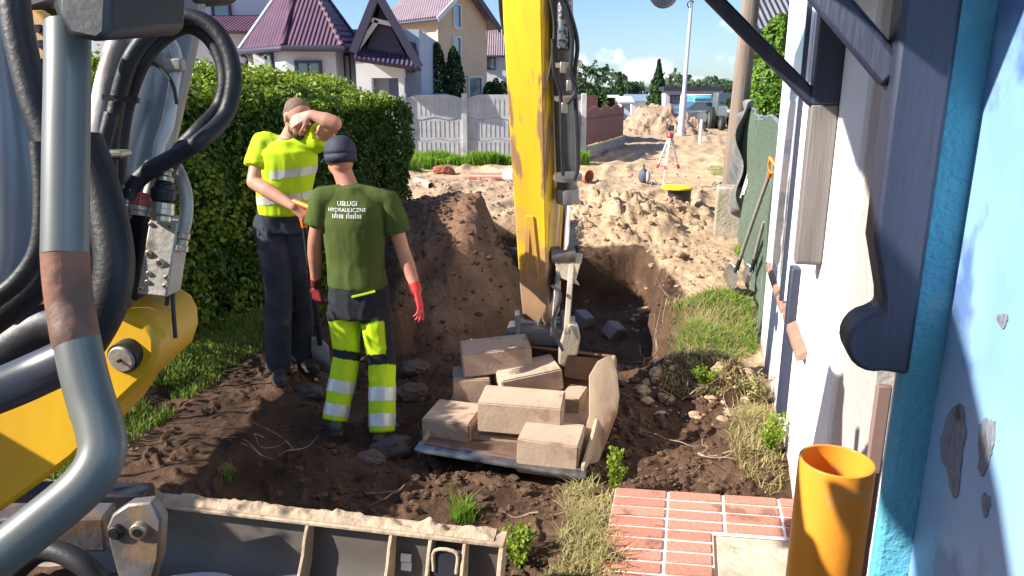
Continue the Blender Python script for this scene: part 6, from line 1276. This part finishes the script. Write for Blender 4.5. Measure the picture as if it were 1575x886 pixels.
def worker_green():
    g = gz(-1.0, 4.2); 
    Y = 4.22
    fL, fR = PZ(516, 642, gz(*PZ(516, 642, 0).xy) + .09), PZ(588, 660, gz(*PZ(588, 660, 0).xy) + .09)
    hL, hR = P(529, 478, Y + .02), P(577, 482, Y - .02); kL, kR = P(531, 552, (Y + fL.y)/2 - .0), P(585, 562, (Y + fR.y)/2)
    kL.y += .05; kR.y += .06
    sL, sR = P(497, 305, Y - .01), P(597, 310, Y + .02); eL, eR = P(484, 372, Y - .02), P(620, 388, Y - .0); wL, wR = P(486, 438, Y + .05), P(641, 447, Y - .10)
    hd = P(522, 243, Y + .05); nk = P(537, 282, Y); ch = P(545, 335, Y); wa = P(548, 405, Y); hp = P(552, 452, Y)
    face = Vector((-.62, .75, -.12)); yaw = R(-4)
    body = MB(); T, M = headmb(body, hd, face, (.05, 0, 1), .98)
    body.cap(nk + Vector((0, .01, -.05)), hd - Vector((0, 0, .04)), .060, .054)
    body.loft([(hp + Vector((0,0,-.10)), .15, .105, yaw), (hp, .158, .112, yaw), (wa, .138, .10, yaw), (ch + Vector((0,0,-.02)), .158, .108, yaw), (ch + Vector((0,0,.09)), .160, .095, yaw), (nk + Vector((0,0,-.07)), .10, .075, yaw), (nk + Vector((0,0,-.02)), .06, .06, yaw)])
    body.cap(nk - Vector((0,0,.06)), sL, .062, .052); body.cap(nk - Vector((0,0,.06)), sR, .062, .052)
    for s, e, w in ((sL, eL, wL), (sR, eR, wR)):
        body.cap(s, e, .052, .041); body.cap(e, e.lerp(w, .3), .041, .0445); body.cap(e.lerp(w, .3), e.lerp(w, .6), .0445, .036); body.cap(e.lerp(w, .6), w, .036, .027)
    for h, kk, f in ((hL, kL, fL), (hR, kR, fR)):
        body.cap(h, kk, .082, .056); body.cap(kk, kk.lerp(f, .35), .056, .055); body.cap(kk.lerp(f, .35), f, .054, .036)
    hand(body, wL, (.04, .12, -1), (.3, .5, 0), (.4, .7, 0), curls=(.9, .9, .9, .9)); hand(body, wR, (.22, -.25, -1), (-1, .1, -.2), (.1, .9, 0), curl=.22)
    p = solid(body, .0075, 3, 'person', M_skin2, None, None, label='worker seen from behind in olive t-shirt, dark cap and neon work trousers, arms hanging', cat='person')
    # t-shirt
    sh = MB(); sh.loft([(hp + Vector((0,0,.05)), .170, .130, yaw), (hp + Vector((0,0,.08)), .170, .130, yaw), (wa, .162, .124, yaw), (ch + Vector((0,0,-.02)), .180, .128, yaw), (ch + Vector((0,0,.07)), .168, .115, yaw), (nk + Vector((0,0,-.055)), .115, .088, yaw), (nk + Vector((0,0,-.018)), .072, .070, yaw)], 40)
    sh.cap(nk - Vector((0,0,.075)), sL, .075, .068); sh.cap(nk - Vector((0,0,.075)), sR, .075, .068)
    sh.cyl(sL, sL.lerp(eL, .62), .070, .074, 22); sh.cyl(sR, sR.lerp(eR, .60), .070, .076, 22)
    shirt = solid(sh, .008, 4, 'shirt', M_olive, p, (.008, (9, 9, 3.2), 7))
    # work trousers
    def leg(mb, h, kk, f, a=.098, b=.078, c=.072): 
        mb.cap(h, kk, a, b); mb.tube([kk, kk.lerp(f, .5), f + (f - kk).normalized()*.015], [b, b*.98, c], 24)
    tr = MB(); tr.loft([(hp + Vector((0,0,-.13)), .165, .122, yaw), (hp + Vector((0,0,-.03)), .174, .126, yaw), (hp + Vector((0,0,.10)), .158, .118, yaw)], 36); leg(tr, hL, kL, fL); leg(tr, hR, kR, fR)
    tro = solid(tr, .008, 4, 'trousers', M_neon, p, (.006, (10, 10, 5), 3))
    zc = hp.z - .145
    zH = lambda co: zc + .05*np.cos((co[:,0] - hp.x)*14) - .05*np.abs(co[:,0] - hp.x)*3
    peel(tro, lambda co: co[:,2] > P(550, 489, Y).z + .015*np.sin(co[:,0]*30), .003, 'dark_seat_panel', M_blkw, tro)
    mid = (kL.x + kR.x)/2
    side = np.array([1, 0, 0])
    peel(tro, lambda co: (co[:,0] > hR.x + .060 + .25*(hp.z - co[:,2])*.12) & (co[:,2] > kR.z + .02), .004, 'dark_side_panel', M_blkw, tro)
    for kk, f, sgn in ((kL, fL, -1), (kR, fR, 1)):
        L_ = lambda co, kk=kk, f=f: ((co - np.array(kk)) @ np.array(f - kk))/(f - kk).length_squared
        ok = lambda co, sgn=sgn: (co[:,0] - mid)*sgn > 0
        peel(tro, lambda co: ok(co) & (L_(co) > -.10) & (L_(co) < .06), .003, 'knee_panel', M_blkw, tro)
        peel(tro, lambda co: ok(co) & (L_(co) > .38) & (L_(co) < .60), .003, 'reflective_band', M_refl, tro)
        peel(tro, lambda co: ok(co) & (L_(co) > .76) & (L_(co) < .97), .003, 'reflective_band', M_refl, tro)
    z1 = P(560, 452, Y).z; MB().beam(P(541, 457, Y - .135), P(577, 448, Y - .130), .012, .010).build('pocket_trim', M_neon, tro)
    bm_ = MB(); boot(bm_, fL, (-.3, .95)); solid(bm_, .007, 2, 'boot', M_boot, p); bm_ = MB(); boot(bm_, fR, (.25, .95)); solid(bm_, .007, 2, 'boot', M_boot, p)
    # gloves
    gl = MB(); d_ = (wR - eR).normalized(); gl.cyl(wR - d_*.05, wR + d_*.01, .034, .031, 16); hand(gl, wR, (.22, -.25, -1), (-1, .1, -.2), (.1, .9, 0), L=.20, curls=(.12,.25,.38,.5), spread=.24); solid(gl, .0055, 2, 'glove', M_redg, p)
    gl = MB(); d_ = (wL - eL).normalized(); gl.cyl(wL - d_*.05, wL + d_*.01, .034, .031, 16); hand(gl, wL, (.04, .12, -1), (.3, .5, 0), (.4, .7, 0), L=.20, curls=(.9, .9, .9, .9)); solid(gl, .0055, 2, 'glove', mat('dark_red_glove', (.22,.015,.02), (.05,.01,.012), scale=12, rough=.6), p)
    # cap: crown, band and peak
    cp_ = MB(); c = T(0, -.016, .052); Mc = M; n = 26; vs = []
    for i in range(9):
        a = i/8*math.pi/2; rr = math.cos(a)**.8 if i < 8 else .02
        for j in range(n): t = 2*math.pi*j/n; vs.append(c + Mc @ Vector((.089*rr*math.cos(t), .107*rr*math.sin(t), -.03 + .105*math.sin(a))))
    cp_.add(vs, [(i*n+j, i*n+(j+1) % n, (i+1)*n+(j+1) % n, (i+1)*n+j) for i in range(8) for j in range(n)] + [tuple(8*n+j for j in range(n))])
    cp_.add([c + Mc @ Vector((x, y, z)) for x, y, z in [(.089*math.cos(t), .107*math.sin(t), -.028) for t in np.linspace(0, 2*math.pi, n, endpoint=False)] + [(.084*math.cos(t), .103*math.sin(t), -.075) for t in np.linspace(0, 2*math.pi, n, endpoint=False)]], [(j, (j+1) % n, n+(j+1) % n, n+j) for j in range(n)])
    cap = cp_.build('cap', M_cap, p, smooth=60); q = cap.modifiers.new('s', 'SOLIDIFY'); q.thickness = .004
    pk = MB(); m2 = 14; vs = []
    for i in range(m2):
        t = R(20 + 140*i/(m2-1))
        for k_, dr in ((0, 0), (1, .035), (2, .068)):
            vs.append(c + Mc @ Vector((.086*math.cos(t)*(1 + .02*k_), .104*math.sin(t) + dr*math.sin(t)**.6, -.035 - .012*k_ - .012*abs(math.cos(t)))))
    pk.add(vs, [(i*3+k_, i*3+k_+1, (i+1)*3+k_+1, (i+1)*3+k_) for i in range(m2-1) for k_ in range(2)]); o = pk.build('peak', M_cap, cap, smooth=60); q = o.modifiers.new('s', 'SOLIDIFY'); q.thickness = .004
    hb = MB(); hb.ell(T(0, -.035, .0), (.077, .075, .055), M); hb.ell(T(0, -.02, .012), (.079, .085, .05), M); solid(hb, .006, 2, 'hair', M_hair, p)
    for s in (-1, 1): MB().ell(T(s*.031, .088, .010), (.011, .008, .009), M).build('eye', M_white, p)
    # lettering across the shoulder blades
    bv = BVHTree.FromPolygons([shirt.matrix_world @ v.co + Vector((0,0,0)) if False else v.co + wloc(shirt) for v in shirt.data.vertices], [tuple(f.vertices) for f in shirt.data.polygons])
    M_print = mat('white_print', (.70,.70,.66), (.60,.60,.56), scale=30, rough=.7)
    def line(txt, px, py, wpx):
        cu = bpy.data.curves.new('t', 'FONT'); cu.body = txt; cu.align_x = 'CENTER'; cu.align_y = 'CENTER'; cu.offset = .012; cu.resolution_u = 3
        to = bpy.data.objects.new('t', cu); col.objects.link(to); dg = bpy.context.evaluated_depsgraph_get(); me = bpy.data.meshes.new_from_object(to.evaluated_get(dg)); bpy.data.objects.remove(to)
        b = bmesh.new(); b.from_mesh(me); bmesh.ops.triangulate(b, faces=b.faces); bmesh.ops.subdivide_edges(b, edges=[e for e in b.edges if e.calc_length() > .25], cuts=1); 
        w = max(v.co.x for v in b.verts) - min(v.co.x for v in b.verts); o0 = P(px, py, Y - .3); sc = (P(px + wpx/2, py, Y - .12) - P(px - wpx/2, py, Y - .12)).length/w
        mb = MB(); b.verts.ensure_lookup_table(); pts = []
        for v in b.verts:
            o_ = Vector((o0.x*(Y - .12)/(Y - .3) + v.co.x*sc, Y - .5, P(px, py, Y - .12).z + v.co.y*sc)); hit, nrm, _, _ = bv.ray_cast(o_, Vector((0, 1, 0))); pts.append((hit if hit else o_ + Vector((0, .38, 0))) - Vector((0, .0025, 0)))
        mb.add(pts, [tuple(v.index for v in f.verts) for f in b.faces]); b.free(); return mb.build('lettering', M_print, shirt, smooth=0, recalc=False)
    line('USŁUGI', 533, 314, 31); line('HYDRAULICZNE', 533, 323.5, 60); line('ıılıııı ılııılııı', 533, 332, 46)
    return p
def worker_yellow():
    Y = 4.72; f0 = gz(-1.6, 4.7)
    fL, fR = PZ(428, 560, gz(*PZ(428, 560, .1).xy) + .09), PZ(462, 545, gz(*PZ(462, 545, .1).xy) + .09)
    hL, hR = P(417, 345, Y), P(459, 345, Y + .03); kL, kR = P(428, 445, (Y + fL.y)/2 - .05), P(460, 438, (Y + fR.y)/2 - .05)
    sL, sR = P(405, 220, Y - .02), P(484, 216, Y + .0); eL, eR = P(391, 280, Y - .12), P(514, 190, Y - .20); wL = P(452, 318, Y - .25); wR = P(478, 176, Y - .20)
    hd = P(458, 183, Y - .06); nk = P(441, 212, Y + .0); ch = P(443, 245, Y); wa = P(437, 292, Y); hp = P(438, 327, Y + .01)
    face = Vector((.62, -.68, -.42)); yaw = R(14)
    body = MB(); T, M = headmb(body, hd, face, (.25, -.2, 1), 1.0)
    body.cap(nk + Vector((0, .02, -.05)), hd + Vector((-.01, .03, -.03)), .070, .062)
    body.loft([(hp + Vector((0,0,-.08)), .145, .112, yaw), (hp, .15, .12, yaw), (wa, .148, .125, yaw), (ch + Vector((0,0,-.02)), .157, .122, yaw), (ch + Vector((0,0,.06)), .15, .11, yaw), (nk + Vector((0,0,-.05)), .10, .085, yaw), (nk, .07, .07, yaw)])
    body.cap(nk - Vector((0,0,.06)), sL, .07, .062); body.cap(nk - Vector((0,0,.06)), sR, .07, .06)
    for s, e, w in ((sL, eL, wL), (sR, eR, wR)):
        body.cap(s, e, .060, .047); body.cap(e, e.lerp(w, .35), .047, .048); body.cap(e.lerp(w, .35), w, .047, .028)
    for h, kk, f in ((hL, kL, fL), (hR, kR, fR)):
        body.cap(h, kk, .088, .06); body.cap(kk, f, .058, .04)
    hand(body, wL, (.75, -.1, -.55), (.2, .8, -.3), (.2, -.2, 1), curls=(.75, .8, .85, .85)); hand(body, wR, (-1, -.05, -.35), (.35, .8, -.35), (-.1, 0, -1), curls=(.30, .35, .4, .5), spread=.22)
    p = solid(body, .0075, 3, 'person', M_skin, None, None, label='bearded worker in neon yellow t-shirt by the hedge wiping his brow with one arm', cat='person')
    sh = MB(); sh.loft([(hp + Vector((.01,0,-.0)), .168, .145, yaw), (hp + Vector((.01,0,.05)), .170, .148, yaw), (wa, .168, .150, yaw), (ch + Vector((0,0,-.02)), .176, .145, yaw), (ch + Vector((0,0,.05)), .176, .135, yaw), (nk + Vector((0,0,-.045)), .12, .10, yaw), (nk + Vector((0,0,-.018)), .085, .085, yaw)], 40)
    sh.cap(nk - Vector((0,0,.085)), sL, .080, .072); sh.cap(nk - Vector((0,0,.075)), sR, .082, .076); sh.cyl(sL, sL.lerp(eL, .62), .074, .080, 22); sh.cyl(sR, sR.lerp(eR, .42), .078, .080, 22)
    shirt = solid(sh, .008, 4, 'shirt', M_neon, p, (.008, (9, 9, 3.2), 17))
    zb1, zb2 = P(445, 268, Y - .14).z, P(450, 306, Y - .14).z
    tl = lambda co: co[:,2] - .10*(co[:,0] - ch.x)
    ax = lambda co: np.abs(co[:,0] - ch.x) < .22
    arm = lambda co: ~((co[:,0] < sL.x + .065) & (co[:,2] > zb1 - .06) )
    peel(shirt, lambda co: (np.abs(tl(co) - zb1) < .030) & arm(co), .003, 'reflective_band', M_refl, shirt); peel(shirt, lambda co: (np.abs(tl(co) - zb2) < .030), .003, 'reflective_band', M_refl, shirt)
    tr = MB(); tr.loft([(hp + Vector((0,0,-.12)), .162, .13, yaw), (hp + Vector((0,0,-.03)), .166, .138, yaw), (hp + Vector((0,0,.045)), .160, .138, yaw)], 36)
    for h, kk, f in ((hL, kL, fL), (hR, kR, fR)): tr.cap(h, kk, .106, .084); tr.tube([kk, kk.lerp(f, .5), f + (f - kk).normalized()*.03], [.084, .080, .076], 24)
    solid(tr, .008, 4, 'trousers', M_navy, p, (.008, (10, 10, 5), 13))
    bm_ = MB(); boot(bm_, fL, (.35, -.9), 1.05); solid(bm_, .007, 2, 'boot', M_boot, p); bm_ = MB(); boot(bm_, fR, (.75, -.6), 1.05); solid(bm_, .007, 2, 'boot', M_boot, p)
    # hair and beard hug the skull
    hb = MB(); hb.ell(T(0, -.022, .046), (.0765, .090, .0765), M, 22, 14); hb.ell(T(0, -.040, .012), (.0745, .070, .06), M); solid(hb, .006, 2, 'hair', mat('cropped_brown_hair', (.13,.075,.05), (.20,.12,.085), scale=50, rough=.8, bump=.6, bscale=260, dist=.002), p)
    hb = MB(); hb.ell(T(0, .040, -.082), (.044, .044, .036), M); hb.ell(T(.040, .018, -.060), (.018, .034, .036), M); hb.ell(T(-.040, .018, -.060), (.018, .034, .036), M); hb.ell(T(0, .084, -.046), (.026, .010, .006), M); solid(hb, .006, 2, 'beard', M_hair, p)
    for s in (-1, 1): MB().ell(T(s*.031, .086, .010), (.012, .009, .008), M).build('eye', M_white, p); MB().ell(T(s*.034, .088, .034), (.020, .008, .005), M).build('eyebrow', M_hair, p)
    # shovel he holds in front of him
    top = wL + Vector((.055, -.03, -.0)); tip = PZ(499, 570, gz(*PZ(499, 570, 0).xy) + .03)
    shovel(top + Vector((0, 0, .02)), tip, 'shovel with orange grip held upright between the two workers', None, True, .12, .30, face=(-.5, -1, .1), shaft_m=M_dark, blade_m=mat('polished_shovel', (.70,.68,.66), (.52,.48,.44), scale=8, rough=.35, metal=.15))
    return p
worker_green(); worker_yellow()
